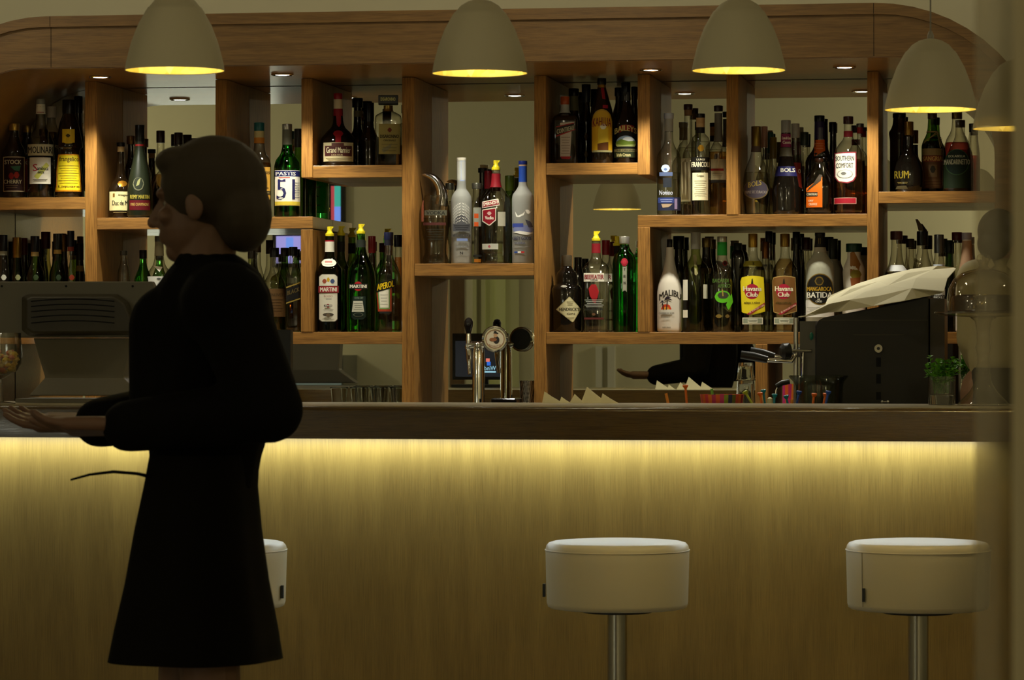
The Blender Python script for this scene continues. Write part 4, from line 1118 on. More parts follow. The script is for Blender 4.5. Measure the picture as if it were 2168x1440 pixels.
B('dry_orange', 'grappa', 1734, 350, 31, 'smoky', 'faceted orange liqueur flask with diagonal bright orange label', G, n=10.715, asp=0.65, ex=3, prof=[(450, 24), (447, 27), (420, 30), (398, 31), (380, 28), (362, 18), (350, 11), (342, 9)], cap=(336, 344, '#2a1408', 9), liquid=(385, (0.30, 0.09, 0.01)),
  L=[('p', [(1707, 400), (1741, 375), (1741, 440), (1707, 440)], '#d8660a'), ('p', [(1707, 408), (1713, 398), (1722, 390), (1735, 370), (1741, 372), (1738, 384), (1722, 396)], '#3a2c18'), ('r', 1707, 408, 1731, 417, '#1c1810'), ('t', 'COINTREAU', 1708, 410, 1730, 415, '#c8b898'), ('t', 'DRY', 1712, 424, 1722, 428, '#e8c8a0'), ('t', 'ORANGE', 1712, 431, 1730, 436, '#e8b890')])
B('tall_orange', 'grappa', 1735, 245, 30, 'black', 'tall black flask with purple cap and orange neck strip, behind the small flask', G, n=10.86, asp=0.5, ex=3, prof=[(450, 28), (447, 30), (345, 30), (335, 27), (318, 15), (305, 11), (250, 10)], cap=(245, 258, BLK, 11), bands=[(258, 295, '#2a2044')],
  L=[('p', [(1724, 297), (1747, 296), (1747, 320), (1724, 332)], '#d8600c'), ('l', 1726, 302, 1745, 318, 3, '#e8a070')], NL=[('r', 1732, 271, 1744, 297, '#8a8c84')])
B('black_caps', 'grappa', 1763, 259, 7, 'black', 'slim black bottle with black cap beside the rosy whiskey liqueur bottle', G, n=10.92, nhw=6, sh=350, neck=320, cap=(259, 280, BLK, 8))
B('comfort', 'grappa', 1796, 249, 30, 'clear', 'whiskey liqueur bottle, rosy amber, with large white shield label', G, n=10.72, prof=[(449, 27), (446, 29.5), (330, 30), (318, 27), (306, 20), (295, 11.5), (288, 9.5), (262, 9), (252, 9)], cap=(247, 263, '#3a1c18', 10.5), bands=[(278, 290, '#8a2028')], liquid=(338, (0.50, 0.13, 0.04)),
  L=[('p', [(1767, 325), (1813, 323), (1813, 375), (1808, 385), (1795, 390), (1775, 387), (1767, 376)], '#8a2a34'), ('p', [(1769, 327), (1811, 325.5), (1811, 374), (1806, 383), (1794, 387.5), (1776, 385), (1769, 375)], WHT), ('t', 'SOUTHERN', 1769.5, 332, 1808, 342, '#3c3a34'), ('t', 'COMFORT', 1770, 347, 1806, 357, '#3c3a34'), ('e', 1789, 370, 17, 9, '#8c8a82'), ('e', 1789, 370, 15.8, 8, '#d8d4c4'), ('e', 1786, 369, 6, 3.5, '#6a6862'),
     ('r', 1766, 420, 1813, 433, '#c8a090'), ('r', 1767, 421, 1812, 432, '#a01c2c')], NL=[('e', 1792, 254, 5.5, 6.5, '#c08070')])
B('red_back', 'grappa', 1821, 263, 11, 'smoky', 'clear bottle with red seal behind, against the right upright', G, n=10.85, nhw=6.5, sh=360, neck=320, cap=(262, 270, 'M#6a665c', 8), bands=[(270, 283, '#a02820')], liquid=(345, (0.4, 0.14, 0.03)))

# ---- rum shelf
G = 'bottles on the rum shelf'
B('malibu', 'low_right', 1418, 522, 27, 'white', 'white coconut rum bottle with two palms before an orange sun', G, prof=[(703, 24), (700, 26.5), (680, 27), (625, 27), (600, 23.5), (575, 15), (550, 10), (535, 8.5), (524, 8.5)], cap=(507, 524, '#201c18', 6),
  L=[('t', 'MALIBU', 1396, 614, 1442, 627, INK, 0, 10, 0.03), ('e', 1410.5, 655, 11, 10.5, '#c8401c'), ('e', 1410.5, 657, 8, 7, '#d8902a'), ('r', 1399, 656, 1422, 667, '#cfc9ba'), ('p', [(1410, 657), (1412, 657), (1414, 636), (1412, 636)], '#241c22'), ('p', [(1404, 656), (1406, 656), (1403, 640), (1401, 640)], '#241c22'),
     ('p', [(1404, 638), (1413, 629), (1424, 637), (1414, 634)], '#2c2028'), ('p', [(1406, 634), (1413, 627), (1421, 631), (1413, 632)], '#2c2028'), ('p', [(1396, 644), (1402, 636), (1408, 643), (1402, 640)], '#2a2430'), ('t', 'CARIBBEAN RUM', 1395, 662, 1427, 666, '#7a7468'), ('t', 'COCONUT', 1400, 670, 1419, 674, '#8a8476')], L2=[('t', 'ORIGINAL', 1402, 692, 1421, 695, '#8a8476')])
B('white_rum', 'low_right', 1473, 497, 28, 'olive', 'pale green rum bottle with white crinkled cap beside the palm bottle', G, prof=[(703, 25), (700, 28), (577, 28), (565, 25), (550, 14), (538, 10), (500, 9.5)], cap=(492, 528, '#9c9a90', 10.5), liquid=(637, (0.62, 0.66, 0.40)),
  L=[('r', 1446, 593, 1456, 636, WHT), ('r', 1489, 603, 1498, 633, '#c4c0a8'), ('r', 1446, 657, 1456, 673, WHT)], NL=[('p', [(1467, 540), (1476, 540), (1478, 580), (1473, 586), (1468, 578)], '#8a8256')])
B('netted', 'low_right', 1496, 505, 16, 'brown', 'dark netted rum bottle with gold cap behind the pale green one', G, n=10.86, nhw=9, sh=580, neck=550, cap=(504, 524, 'M#7a6430', 10), L=[('r', 1484, 568, 1506, 580, '#6a5424')])
B('black_behind', 'low_right', 1437, 500, 14, 'black', 'tall black stoppered bottle behind the palm bottle', G, n=10.87, nhw=9, sh=580, neck=560, cap=(500, 528, BLK, 12))
B('green_swoosh', 'low_right', 1529, 502, 28, 'clear', 'clear rum bottle with bright green neck seal and green swirl print', G, prof=[(703, 26), (700, 28), (592, 28), (578, 25), (560, 15), (545, 10.5), (505, 10)], cap=(501, 513, 'M#b0ae9e', 10.6), bands=[(513, 541, '#2a9a34')], liquid=(640, (0.62, 0.62, 0.40)),
  L=[('t', 'BACARDI', 1509, 591, 1542, 599, '#4a6a28'), ('t', 'AMIGO', 1520, 602, 1546, 610, '#4a6a28'), ('e', 1530, 629, 17, 13, '#5cb41e'), ('e', 1531, 626, 12, 7, '#3c3c2c'), ('p', [(1537, 646), (1550, 620), (1552, 640), (1542, 659)], '#5cb41e'), ('p', [(1528, 614), (1531, 614), (1532, 628), (1529, 628)], '#a08a3c'), ('e', 1522, 670, 7, 4, '#7a6428'), ('e', 1540, 670, 5, 4, '#6a5424')], NL=[('e', 1535, 558, 6, 6, '#7a2c24'), ('e', 1535, 558, 4, 4, '#3a1c18')])
B('swing_top', 'low_right', 1562, 516, 14, 'black', 'dark bottle with square grey stopper between the swirl print and the yellow label', G, n=10.86, ex=4, prof=[(703, 13), (700, 14), (560, 14), (548, 14), (535, 12), (528, 8), (518, 8)], cap=(515, 540, '#24281c', 9))
hv = lambda cx, a, b, txt: [('p', [(cx - 26.5, 596), (cx - 24, 588), (cx - 14, 586), (cx, 584.5), (cx + 14, 586), (cx + 24, 588), (cx + 25, 596), (cx + 26, 660), (cx + 20, 662), (cx, 667), (cx - 20, 663), (cx - 25, 660)], b),
                           ('p', [(cx - 25.5, 597), (cx - 23, 589.5), (cx - 14, 587.5), (cx, 586), (cx + 14, 587.5), (cx + 23, 589.5), (cx + 24, 597), (cx + 25, 659), (cx + 19, 660.5), (cx, 665), (cx - 19, 661.5), (cx - 24, 659)], a),
                           ('e', cx - 2, 618, 16, 16, '#a81c34'), ('p', [(cx - 4, 602), (cx - 3, 592), (cx, 590), (cx + 1, 602)], '#2a2414'), ('t', 'Havana', cx - 20, 607, cx + 18, 617, '#f0e6c4', 0, 0, 0.04), ('t', 'Club', cx - 14, 619.5, cx + 10, 629, '#f0e6c4', 0, 0, 0.04), ('t', txt, cx - 19, 639, cx + 15, 645, '#4a3c10'),
                           ('p', [(cx - 14, 666), (cx + 25, 641), (cx + 25, 647), (cx - 6, 667)], '#9c1c30'), ('t', 'EL RON DE CUBA', cx - 7, 660, cx + 24, 664, '#e0b8a0', -16), ('r', cx - 22, 673, cx + 21, 687, '#e2dcc2'), ('r', cx - 20.5, 674.5, cx + 19.5, 685.5, '#8a927c'), ('r', cx - 11, 675.5, cx + 10, 684.5, '#c8c6ae'), ('l', cx - 10, 677, cx + 9, 683, 2, '#6a7264')]
hprof = lambda b: [(b, 25), (b - 3, 27), (590, 27.5), (572, 26), (556, 18), (545, 11), (530, 9.5), (500, 9)]
B('havana3', 'low_right', 1594, 497, 27.5, 'clear', 'white rum bottle with gold cap and bright yellow label with red disc', G, prof=hprof(703), cap=(495, 524, 'M#a07c2c', 9.8), liquid=(566, (0.80, 0.78, 0.50)), L=hv(1594, '#e2cc22', '#e2cc22', 'AÑEJO 3 AÑOS'), NL=[('r', 1574, 553, 1614, 565, '#8c8226'), ('t', '3', 1592, 555, 1597, 563, '#3a3008')])
B('havana7', 'low_right', 1662, 497, 28, 'clear', 'golden rum bottle with gold cap and brown label with red disc', G, prof=hprof(703), cap=(495, 523, 'M#8a6c2c', 10.2), liquid=(548, (0.66, 0.42, 0.16)), L=hv(1661, '#7a5226', '#b89a5c', 'AÑEJO ESPECIAL'))
for i, (cx, top, c, gl, lab, n) in enumerate([(1628, 490, '#14141c', 'smoky', 'tall bottle with black stopper between the two red disc labels', 10.88), (1621, 512, 'M#7a4a1c', 'smoky', 'bottle with copper foil right of the yellow label', 10.83), (1686, 491, BLK, 'black', 'tall black bottle right of the brown red disc label', 10.85), (1706, 503, '#3a1410', 'smoky', 'bottle with dark red cap left of the milky coconut bottle', 10.885)]):
    B('rb%d' % i, 'low_right', cx, top, 10, gl, lab, G, n=n, nhw=7, sh=580, neck=545, cap=(top, top + (26 if i != 1 else 36), c, 8 if i != 3 else 9.5), L=[('r', cx - 8, 600, cx + 8, 660, '#6a5420')] if i == 1 else None)
B('batida', 'low_right', 1736, 494, 30, 'milky', 'milky coconut liqueur bottle with black and gold oval label', G, prof=[(703, 27), (700, 30), (570, 30), (560, 28.5), (545, 19), (535, 14), (524, 12), (515, 11), (498, 10)], cap=(493, 500, '#12100c', 11), bands=[(500, 524, '#17140e'), (524, 534, '#a8a08c')],
  L=[('r', 1706, 636, 1766, 672, '#d8d2c4'), ('l', 1708, 650, 1764, 662, 4, '#a8a294'), ('e', 1736, 613, 29.3, 33, 'M#9a7c30'), ('e', 1736, 613, 27.8, 31, '#14120c'), ('e', 1734.5, 596, 10, 9.5, 'M#8a7030'), ('e', 1734.5, 596, 7.5, 7, '#2a2210'), ('t', 'MANGAROCA', 1709, 608, 1761, 617, '#b08820', 0, 0, 0.03), ('t', 'BATIDA', 1709, 619.5, 1762, 631, WHT, 0, 0, 0.04), ('t', 'DE', 1731, 633, 1736, 636, WHT), ('t', 'COCO', 1727, 637, 1740, 641, WHT)],
  NL=[('e', 1735, 511, 5.5, 6.5, 'M#7a6830')])
B('milky2', 'low_right', 1764, 507, 20, 'milky', 'smaller milky bottle with dark olive cap behind the black and gold oval', G, n=10.86, prof=[(703, 18), (700, 20), (590, 20), (572, 17), (556, 11), (540, 9)], cap=(506, 551, '#262a18', 10))
B('snowman', 'low_right', 1808, 522, 24, 'white', 'white bulging cream liqueur bottle with dark green cap and pineapple print', G, n=10.735, prof=[(703, 22), (699, 25), (640, 25), (615, 22), (598, 23), (575, 24), (556, 18), (545, 14), (532, 14)], cap=(516, 534, '#10301c', 17),
  L=[('p', [(1800, 536), (1808, 532), (1822, 560), (1818, 590), (1800, 585)], '#8a5a20'), ('e', 1812, 582, 12, 10, '#7a6a1c'), ('p', [(1800, 590), (1822, 588), (1818, 630), (1806, 630)], '#8a4c20')])

# ---- far right shelves
G = 'bottles on the upper far right shelf'
B('figure', 'right_top', 1904, 243, 20, 'brown', 'dark figurine shaped bottle behind the gold capped rum flask', G, n=10.85, prof=[(405, 19), (402, 20), (300, 20), (282, 22), (272, 17), (262, 14), (246, 13)], cap=(240, 250, BLK, 14))
B('rum', 'right_top', 1924, 262, 31, 'black', 'round black rum flask with gold cap and gold lettering', G, n=10.725, asp=0.62, prof=[(405, 22), (402, 26), (390, 30.5), (370, 31), (350, 28), (332, 19), (320, 11), (312, 9.5), (290, 9)], cap=(258, 287, 'M#7a5c20', 10),
  L=[('t', 'RUM', 1894, 363, 1924, 379, 'M#c0a838', 0, 0, 0.03), ('l', 1900, 386, 1922, 391, 2, '#6a5c28'), ('p', [(1898, 395), (1920, 394), (1922, 401), (1896, 401)], '#4a4228')])
B('sangria', 'right_top', 1974, 236, 23, 'darkgreen', 'green sangria bottle tied with straw, buff and red label', G, n=10.795, prof=[(405, 21), (402, 23), (312, 23), (300, 20), (285, 13), (270, 10), (240, 9)], cap=(236, 252, '#3a2410', 10), liquid=(300, (0.05, 0.012, 0.008)),
  L=[('r', 1953, 316, 1996, 400, '#5a3c20'), ('r', 1953, 316, 1996, 330, '#8a7446'), ('r', 1953, 331, 1996, 344, '#7a3420'), ('t', 'SANGRIA', 1954, 332.5, 1995, 342, '#c09a50', 0, 0, 0.03), ('r', 1966, 350, 1984, 376, '#6a5434'), ('e', 1975, 360, 6, 8, '#2a2414'), ('l', 1956, 380, 1994, 398, 3, '#7a6038')])
B('mandarin', 'right_top', 2026, 238, 31, 'smoky', 'mandarin liqueur bottle with red contents and dark green round label', G, n=10.73, prof=[(405, 28), (402, 31), (340, 31), (315, 28), (295, 22), (280, 14), (268, 11), (240, 10)], cap=(236, 252, 'M#5a4a20', 11), liquid=(302, (0.30, 0.015, 0.02)),
  L=[('p', [(1998, 400), (2054, 400), (2054, 350), (2046, 330), (2026, 318), (2008, 328), (1998, 350)], '#1c2c16'), ('e', 2026, 345, 26, 27.5, '#3a5a34'), ('e', 2026, 345, 24.5, 26, '#12261e'), ('t', 'ISOLABELLA', 2008, 330, 2043, 335, '#b0b8a0'), ('t', 'MANDARINETTO', 1999, 339, 2053, 350, '#b8bca4')])
B('mandarin2', 'right_top', 2060, 262, 13, 'smoky', 'second red liqueur bottle behind the round green label', G, n=10.86, nhw=8, sh=330, neck=290, cap=(262, 280, '#1c1814', 8.5), liquid=(330, (0.5, 0.02, 0.02)))


def straw_tie(root, form, s, base, cx):
    mb = MB()
    for a, b in (((-17, 300), (14, 282)), ((-18, 304), (10, 280)), ((12, 282), (20, 312)), ((10, 281), (17, 314))):
        p = [Vector((a[0] * s, 0, (base - a[1]) * s)), Vector((b[0] * s, 0, (base - b[1]) * s))]
        path = []
        for k in range(6):
            q = p[0].lerp(p[1], k / 5)
            r = form.r(q.z)
            y = -math.sqrt(max(0.0, r * r - min(abs(q.x), r * 0.95) ** 2)) - 0.002
            path.append(Vector((q.x, y, q.z)))
        mb.tube(path, 0.0011, 5)
    mb.lathe((0, 0, (base - 280) * s), [(-0.002, form.r((base - 280) * s) + 0.0002), (-0.001, form.r((base - 280) * s) + 0.0016), (0.001, form.r((base - 280) * s) + 0.0016), (0.002, form.r((base - 280) * s) + 0.0002)], 16)
    mb.build('straw_tie', pm('straw', (0.33, 0.22, 0.08), 0.8), root, local=True)


_f = BOTTLES['sangria']
_zt, _by = SHELF_TOP['right_top']
_s = S(1974, 10.795)
_base = HY - (_zt - CZ) / _s
straw_tie(_f, Form(pchip([((_base - y) * _s, w * _s) for y, w in [(_base, 21), (402, 23), (312, 23), (300, 20), (285, 13), (270, 10), (240, 9)]]), 1, 2), _s, _base, 1974)

G = 'bottles on the lower far right shelf'
B('white_neck', 'right_low', 1898, 492, 27, 'smoky', 'spirit bottle with dark red cap and white collar over dark contents', G, n=10.73, prof=[(703, 25), (700, 27), (590, 27), (578, 24), (562, 17), (545, 13), (520, 11), (495, 10.5)], cap=(490, 508, '#4a2a28', 13), liquid=(577, (0.06, 0.03, 0.01)),
  L=[('p', [(1886, 562), (1912, 562), (1922, 575), (1877, 575)], '#dcdcd8')])
B('jug', 'right_low', 1927, 507, 15, 'smoky', 'small jug bottle with glass loop handle behind the white collared bottle', G, n=10.85, nhw=8, sh=580, neck=545, cap=(506, 524, '#3a3828', 9))
B('feather', 'right_low', 1953, 491, 22, 'smoky', 'clear bottle with black cap left of the grey foil neck', G, n=10.73, prof=[(703, 20), (700, 22), (580, 22), (565, 20), (545, 14), (525, 11), (495, 10.5)], cap=(490, 520, BLK, 12))
B('grey_foil', 'right_low', 1988, 498, 12.5, 'smoky', 'bottle with ribbed grey foil neck behind the paper sheet', G, n=10.73, prof=[(703, 11.5), (700, 12.5), (580, 12.5), (565, 12), (552, 11), (540, 9.5), (501, 9)], cap=(497, 536, 'M#5a5c5e', 10.2),
  L=[('r', 1975, 560, 2001, 566, '#b8c0c8'), ('r', 1974, 612, 2003, 680, '#c4c4bc'), ('t', 'reserva', 1976, 625, 2001, 633, '#2a2a28')])
B('green_dark', 'right_low', 2009, 510, 12, 'darkgreen', 'dark green bottle between the grey foil and the red capped necks', G, n=10.87, nhw=7, sh=590, neck=560, cap=(509, 535, '#1c2418', 8.5))
B('red_cap', 'right_low', 2026, 493, 16, 'smoky', 'clear bottle with dark red cap by the netted bottle', G, n=10.8, prof=[(703, 15), (700, 16), (600, 16), (580, 14), (562, 10.5), (540, 10), (508, 9)], cap=(492, 509, '#4a1418', 11))
B('netted_clay', 'right_low', 2047, 497, 24, 'white', 'pinkish netted bottle left of the cake dome', G, n=10.72, prof=[(703, 22), (700, 24), (620, 24), (590, 20), (560, 14), (535, 11), (500, 9.5)], cap=(493, 508, '#8a8088', 10.5), bands=[(510, 600, '#9c7a5c')])
# the jug bottle's loop handle and the dry stick standing in the black capped bottle's neighbour
o = BOTTLES['jug']
zt, by = SHELF_TOP['right_low']
s_ = S(1927, 10.85)
MB().tube([Vector((s_ * (8 + 12 * math.sin(math.pi * k / 8)), 0, (703 - 545) * s_ - 0.03 * k / 8 - 0.005)) for k in range(9)], 0.0035, 8).build('loop_handle', clear_dim, o, local=True)
o = BOTTLES['feather']
s_ = S(1953, 10.73)
MB().rings([[Vector((s_ * x, y, (703 - py) * s_)) for y in (-0.002, 0.002) for x in ((a, b) if y < 0 else (b, a))] for a, b, py in ((-8, 2, 489), (-11, 0, 478), (-12, -3, 474), (-15, -10, 464))]).build('bark_strip', pm('bark', (0.06, 0.04, 0.02), 0.9), o, local=True, smooth=False)
# ------------------------------------------------------------------ pendant lamps
LAMPS = [(370, 150, 211, 'first white dome pendant with gold lining, hanging over the walking person'),
         (1016, 156, 203, 'second white dome pendant with gold lining, hanging before the vodka bay'),
         (1564, 150, 199, 'third white dome pendant with gold lining, hanging before the grappa shelf'),
         (1970, 233, 195, 'fourth white dome pendant with gold lining, lower than the first three'),
         (2155, 273, 191, 'last white dome pendant with gold lining, behind the hazy door glass')]
LAMP_R = 0.110
bulb_m = pm('bulb_glow', (1.0, 0.85, 0.5), 0.4, emit=14.0)
for px, py, w, lab in LAMPS:
    u = (px - 1084) / F
    t = F * 2 * LAMP_R / w
    n = t * (CP + u * SP)
    c = P(px, py, n)
    lamp = thing('pendant_lamp', lab, 'lamp', c, 0, 'white dome pendant lamps over the bar')
    k = LAMP_R / 97.0
    out = [(0, 97), (18, 94), (53, 85), (90, 71), (117, 56), (123, 52), (124, 50), (137, 39), (146, 24), (150, 9)]
    p_out = [(a * k, b * k) for a, b in out]
    p_in = [((a - 1) * k, (b - 2.2) * k) for a, b in out[:-1]]
    mb = MB()
    mb.lathe(c, [(0.0008, 95.2 * k)] + p_out, 48, cap0=False, cap1=True)
    mb.build('shade', shade_m, lamp, angle=60)
    mb = MB()
    mb.lathe(c, [(0.0009, 95.3 * k)] + [(max(a, 0.0012), b) for a, b in p_in[1:]] + [(147 * k, 2 * k)], 48, cap0=False, cap1=False)
    mb.build('gold_lining', gold_m, lamp, angle=60)
    MB().lathe(c, [(150 * k, 7 * k), (157 * k, 7 * k), (165 * k, 4 * k), (167 * k, 2 * k)], 16).build('collar', pm('grey_plastic', (0.32, 0.29, 0.22), 0.5), lamp)
    MB().lathe(c, [(166 * k, 0.0019), (RZ - c.z, 0.0019)], 8).build('cord', pm('cord_grey', (0.25, 0.23, 0.18), 0.6), lamp)
    MB().lathe(c, [(RZ - c.z - 0.03, 0.045), (RZ - c.z - 0.001, 0.05)], 20).build('ceiling_rose', shade_m, lamp)
    MB().lathe(c, [(100 * k, 12 * k), (145 * k, 13 * k)], 12).build('socket', pm('brass', (0.5, 0.33, 0.1), 0.3, metal=1), lamp)
    MB().ball(c + Vector((0, 0, 84 * k)), (0.022, 0.022, 0.026), 14).build('bulb', bulb_m, lamp)
    light('pendant_beam', 'POINT', c + Vector((0, 0, 58 * k)), 4.6, (1.0, 0.88, 0.48), shadow_soft_size=0.02)

# ------------------------------------------------------------------ bar stools
STOOL_N = 8.55


def stool(px, lab, tag_px, seam_px, w=305):
    s = S(px, STOOL_N)
    top = Z(1147, px, STOOL_N)
    x = X(px, STOOL_N)
    root = thing('bar_stool', lab, 'bar stool', (x, STOOL_N, 0), 0, 'white round bar stools at the counter')
    r = w / 2 * s
    h = 0.172
    prof = [(top - h, r * 0.93), (top - h + 0.004, r * 0.965), (top - h + 0.014, r * 0.98), (top - 0.05, r * 0.995), (top - 0.022, r), (top - 0.010, r * 0.985), (top - 0.003, r * 0.955), (top, r * 0.90), (top + 0.004, r * 0.6), (top + 0.005, r * 0.1)]
    seat = MB().lathe((x, STOOL_N, 0), prof, 56).build('seat', white_leather, root, angle=60)
    ring = [(x + r * 1.001 * math.cos(a), STOOL_N + r * 1.001 * math.sin(a), top - 0.021) for a in [2 * math.pi * k / 64 for k in range(65)]]
    MB().tube(ring, 0.0016, 6).build('piping', white_leather, seat)
    if seam_px is not None:
        dx = (seam_px - px) * s
        y = STOOL_N - math.sqrt(max(0, r * r - dx * dx))
        MB().tube([(x + dx, y + 0.0006, top - 0.02), (x + dx, y + 0.001, top - h * 0.5), (x + dx * 0.985, y + 0.004, top - h + 0.012)], 0.0011, 6).build('seam', pm('seam_grey', (0.2, 0.17, 0.12), 0.6), seat)
    dx = (tag_px - px) * s
    y = STOOL_N - math.sqrt(max(0, r * r - dx * dx)) if abs(dx) < r else STOOL_N
    MB().box(x + dx - 0.003, x + dx + 0.004, y - 0.007, y + 0.004, top - 0.146, top - 0.112).build('fabric_tag', pm('tag_black', (0.012, 0.014, 0.016), 0.7), seat, smooth=False)
    m = MB().lathe((x, STOOL_N, 0), [(0.03, 0.026), (top - h - 0.001, 0.026)], 24)
    m.build('column', pm('satin_steel', (0.52, 0.50, 0.42), 0.22, metal=1), root)
    MB().lathe((x, STOOL_N, 0), [(top - h - 0.012, 0.09), (top - h - 0.0005, 0.09)], 24).build('seat_plate', black, root)
    MB().lathe((x, STOOL_N, 0), [(0.0, 0.20), (0.008, 0.20), (0.022, 0.12), (0.034, 0.03)], 40).build('foot_disc', chrome, root)
    ring = [(x + 0.13 * math.cos(a), STOOL_N - 0.10 + 0.13 * math.sin(a), 0.28) for a in [2 * math.pi * k / 40 for k in range(41)]]
    MB().tube(ring, 0.010, 8).build('footrest', chrome, root)
    return root


stool(449, 'white leather bar stool half hidden behind the walking person', 606, None, 317)
stool(1307, 'white leather bar stool in the middle, alone before the lit counter front', 1150, None)
stool(1944, 'white leather bar stool with visible seam and black tag, near the hazy door', 1834, 1831)

# ------------------------------------------------------------------ beer tap
TN = 10.66
s = S(1013, TN)
tp = lambda px, py, dn=0.0: P(px, py, TN + dn)
tap = thing('beer_tap', 'chrome beer tap with black lever and round badge', 'beer tap', (X(1013, TN), TN, BACK_TOP), 0)
c = tp(1013, 768)
MB().lathe((c.x, TN, 0), [(BACK_TOP + 0.0005, 0.034), (BACK_TOP + 0.012, 0.034), (BACK_TOP + 0.018, 0.021), (Z(745, 1013, TN), 0.0195), (Z(733, 1013, TN), 0.016)], 28).build('column', chrome, tap)
m = MB()
m.tube([tp(988, 733), tp(1000, 731), tp(1022, 730), tp(1034, 728)], [0.011, 0.013, 0.013, 0.008], 14)
m.ball(tp(992, 735), 0.0125, 14)
m.ball(tp(1013, 733), 0.0165, 14)
m.build('crossbar', chrome, tap)
MB().tube([tp(992, 720), tp(992, 738), tp(993, 758), tp(993, 770), tp(994, 793, -0.012)], [0.0085, 0.0095, 0.009, 0.006, 0.0048], 12).build('spout', chrome, tap)
MB().tube([tp(992, 722), tp(992, 716), tp(992, 712), tp(992, 704), tp(992, 690), tp(992.5, 681), tp(992.5, 675), tp(992.5, 672.5)], [0.0075, 0.0085, 0.0065, 0.0085, 0.0145, 0.0145, 0.010, 0.002], 16).build('lever', black_gloss, tap)
MB().tube([tp(992, 722), tp(992, 705)], [0.0092, 0.0078], 14).build('lever_collar', chrome, tap)
c = tp(1048, 718)
mb = MB()
R90 = Matrix.Rotation(math.pi / 2, 4, 'X')
R90 = Matrix.Rotation(0.16, 4, 'Z') @ R90


def disc(prof, seg=40):
    rs = []
    for z, r in prof:
        rs.append([c + R90 @ Vector((r * math.cos(2 * math.pi * j / seg), r * math.sin(2 * math.pi * j / seg), z)) for j in range(seg)])
    return MB().rings(rs)


disc([(-0.012, 0.036), (-0.010, 0.0425), (0.006, 0.044), (0.011, 0.042), (0.013, 0.038), (0.009, 0.036)]).build('badge_ring', chrome, tap)
disc([(-0.0135, 0.002), (-0.0134, 0.036), (-0.0119, 0.0362)]).build('badge_back', black, tap)
face = disc([(0.0088, 0.0362), (0.0092, 0.020), (0.0093, 0.002)])
face.build('badge_face', pm('badge_buff', (0.55, 0.45, 0.26), 0.4), tap)
m = MB()


def blot(pts, off, mi):
    b = len(m.v)
    m.add([c + R90 @ Vector((x * s, y * s, off)) for x, y in pts], [tuple(range(len(pts)))], mi)


circ = lambda x, y, rx, ry, k=16: [(x + rx * math.cos(2 * math.pi * j / k), y + ry * math.sin(2 * math.pi * j / k)) for j in range(k)]
for r1, mi in ((20, 1), (18.5, 0)):
    blot(circ(0, 0, r1, r1, 32), 0.0096 + (20 - r1) * 0.0001, mi)
blot(circ(3, -2, 6.5, 8), 0.0101, 2)
blot(circ(-4, -1, 8, 4), 0.0102, 1)
blot(circ(1, 8, 4, 4.5), 0.0102, 3)
blot([(-4, 12), (7, 11), (7, 13), (4, 14), (3, 17), (-2, 17), (-2, 14)], 0.0103, 2)
vs, fs = text_mesh('MORETTI')
m.add([c + R90 @ Vector(((-12 + 24 * a) * s, (-14 + 3.5 * b - 3 * (1 - (2 * a - 1) ** 2)) * s, 0.0102)) for a, b in vs], fs, 1)
m.build('badge_print', [pm('badge_cream', (0.6, 0.52, 0.36), 0.5), pm('badge_brown', (0.25, 0.09, 0.03), 0.5), pm('badge_black', (0.015, 0.012, 0.01), 0.5), pm('badge_skin', (0.5, 0.28, 0.14), 0.5)], tap, smooth=False)
tray = thing('tray', 'small black drip tray beside the foot of the beer tap', 'tray', (X(1072, 10.5), 10.5, BACK_TOP))
bevel(MB().box(X(1044, 10.5), X(1098, 10.5), 10.45, 10.57, BACK_TOP + 0.0005, Z(843, 1072, 10.5)).build('tray_body', black_gloss, tray, smooth=False), 0.006, 3)
cup = thing('cup', 'cross-hatched steel cup beside the oak upright, next to the tap', 'cup', (X(1119, 10.72), 10.72, BACK_TOP))
s = S(1119, 10.72)
hc = MB().lathe((X(1119, 10.72), 10.72, 0), [(BACK_TOP + 0.0005, 0.025), (Z(812, 1119, 10.72), 0.029), (Z(806, 1119, 10.72), 0.0295), (Z(806, 1119, 10.72), 0.027), (Z(850, 1119, 10.72), 0.025)], 28)
wv = pm('perforated_steel', (0.4, 0.38, 0.33), 0.3, metal=1.0)
nt = wv.node_tree
ck = nt.nodes.new('ShaderNodeTexChecker')
ck.inputs['Scale'].default_value = 330
ck.inputs['Color1'].default_value = (0.55, 0.52, 0.46, 1)
ck.inputs['Color2'].default_value = (0.03, 0.025, 0.02, 1)
gm = nt.nodes.new('ShaderNodeNewGeometry')
mp = nt.nodes.new('ShaderNodeMapping')
mp.inputs['Rotation'].default_value = (0, math.radians(38), 0)
nt.links.new(gm.outputs['Position'], mp.inputs[0])
nt.links.new(mp.outputs[0], ck.inputs['Vector'])
nt.links.new(ck.outputs[0], nt.nodes['Principled BSDF'].inputs['Base Color'])
hc.build('cup_body', wv, cup)

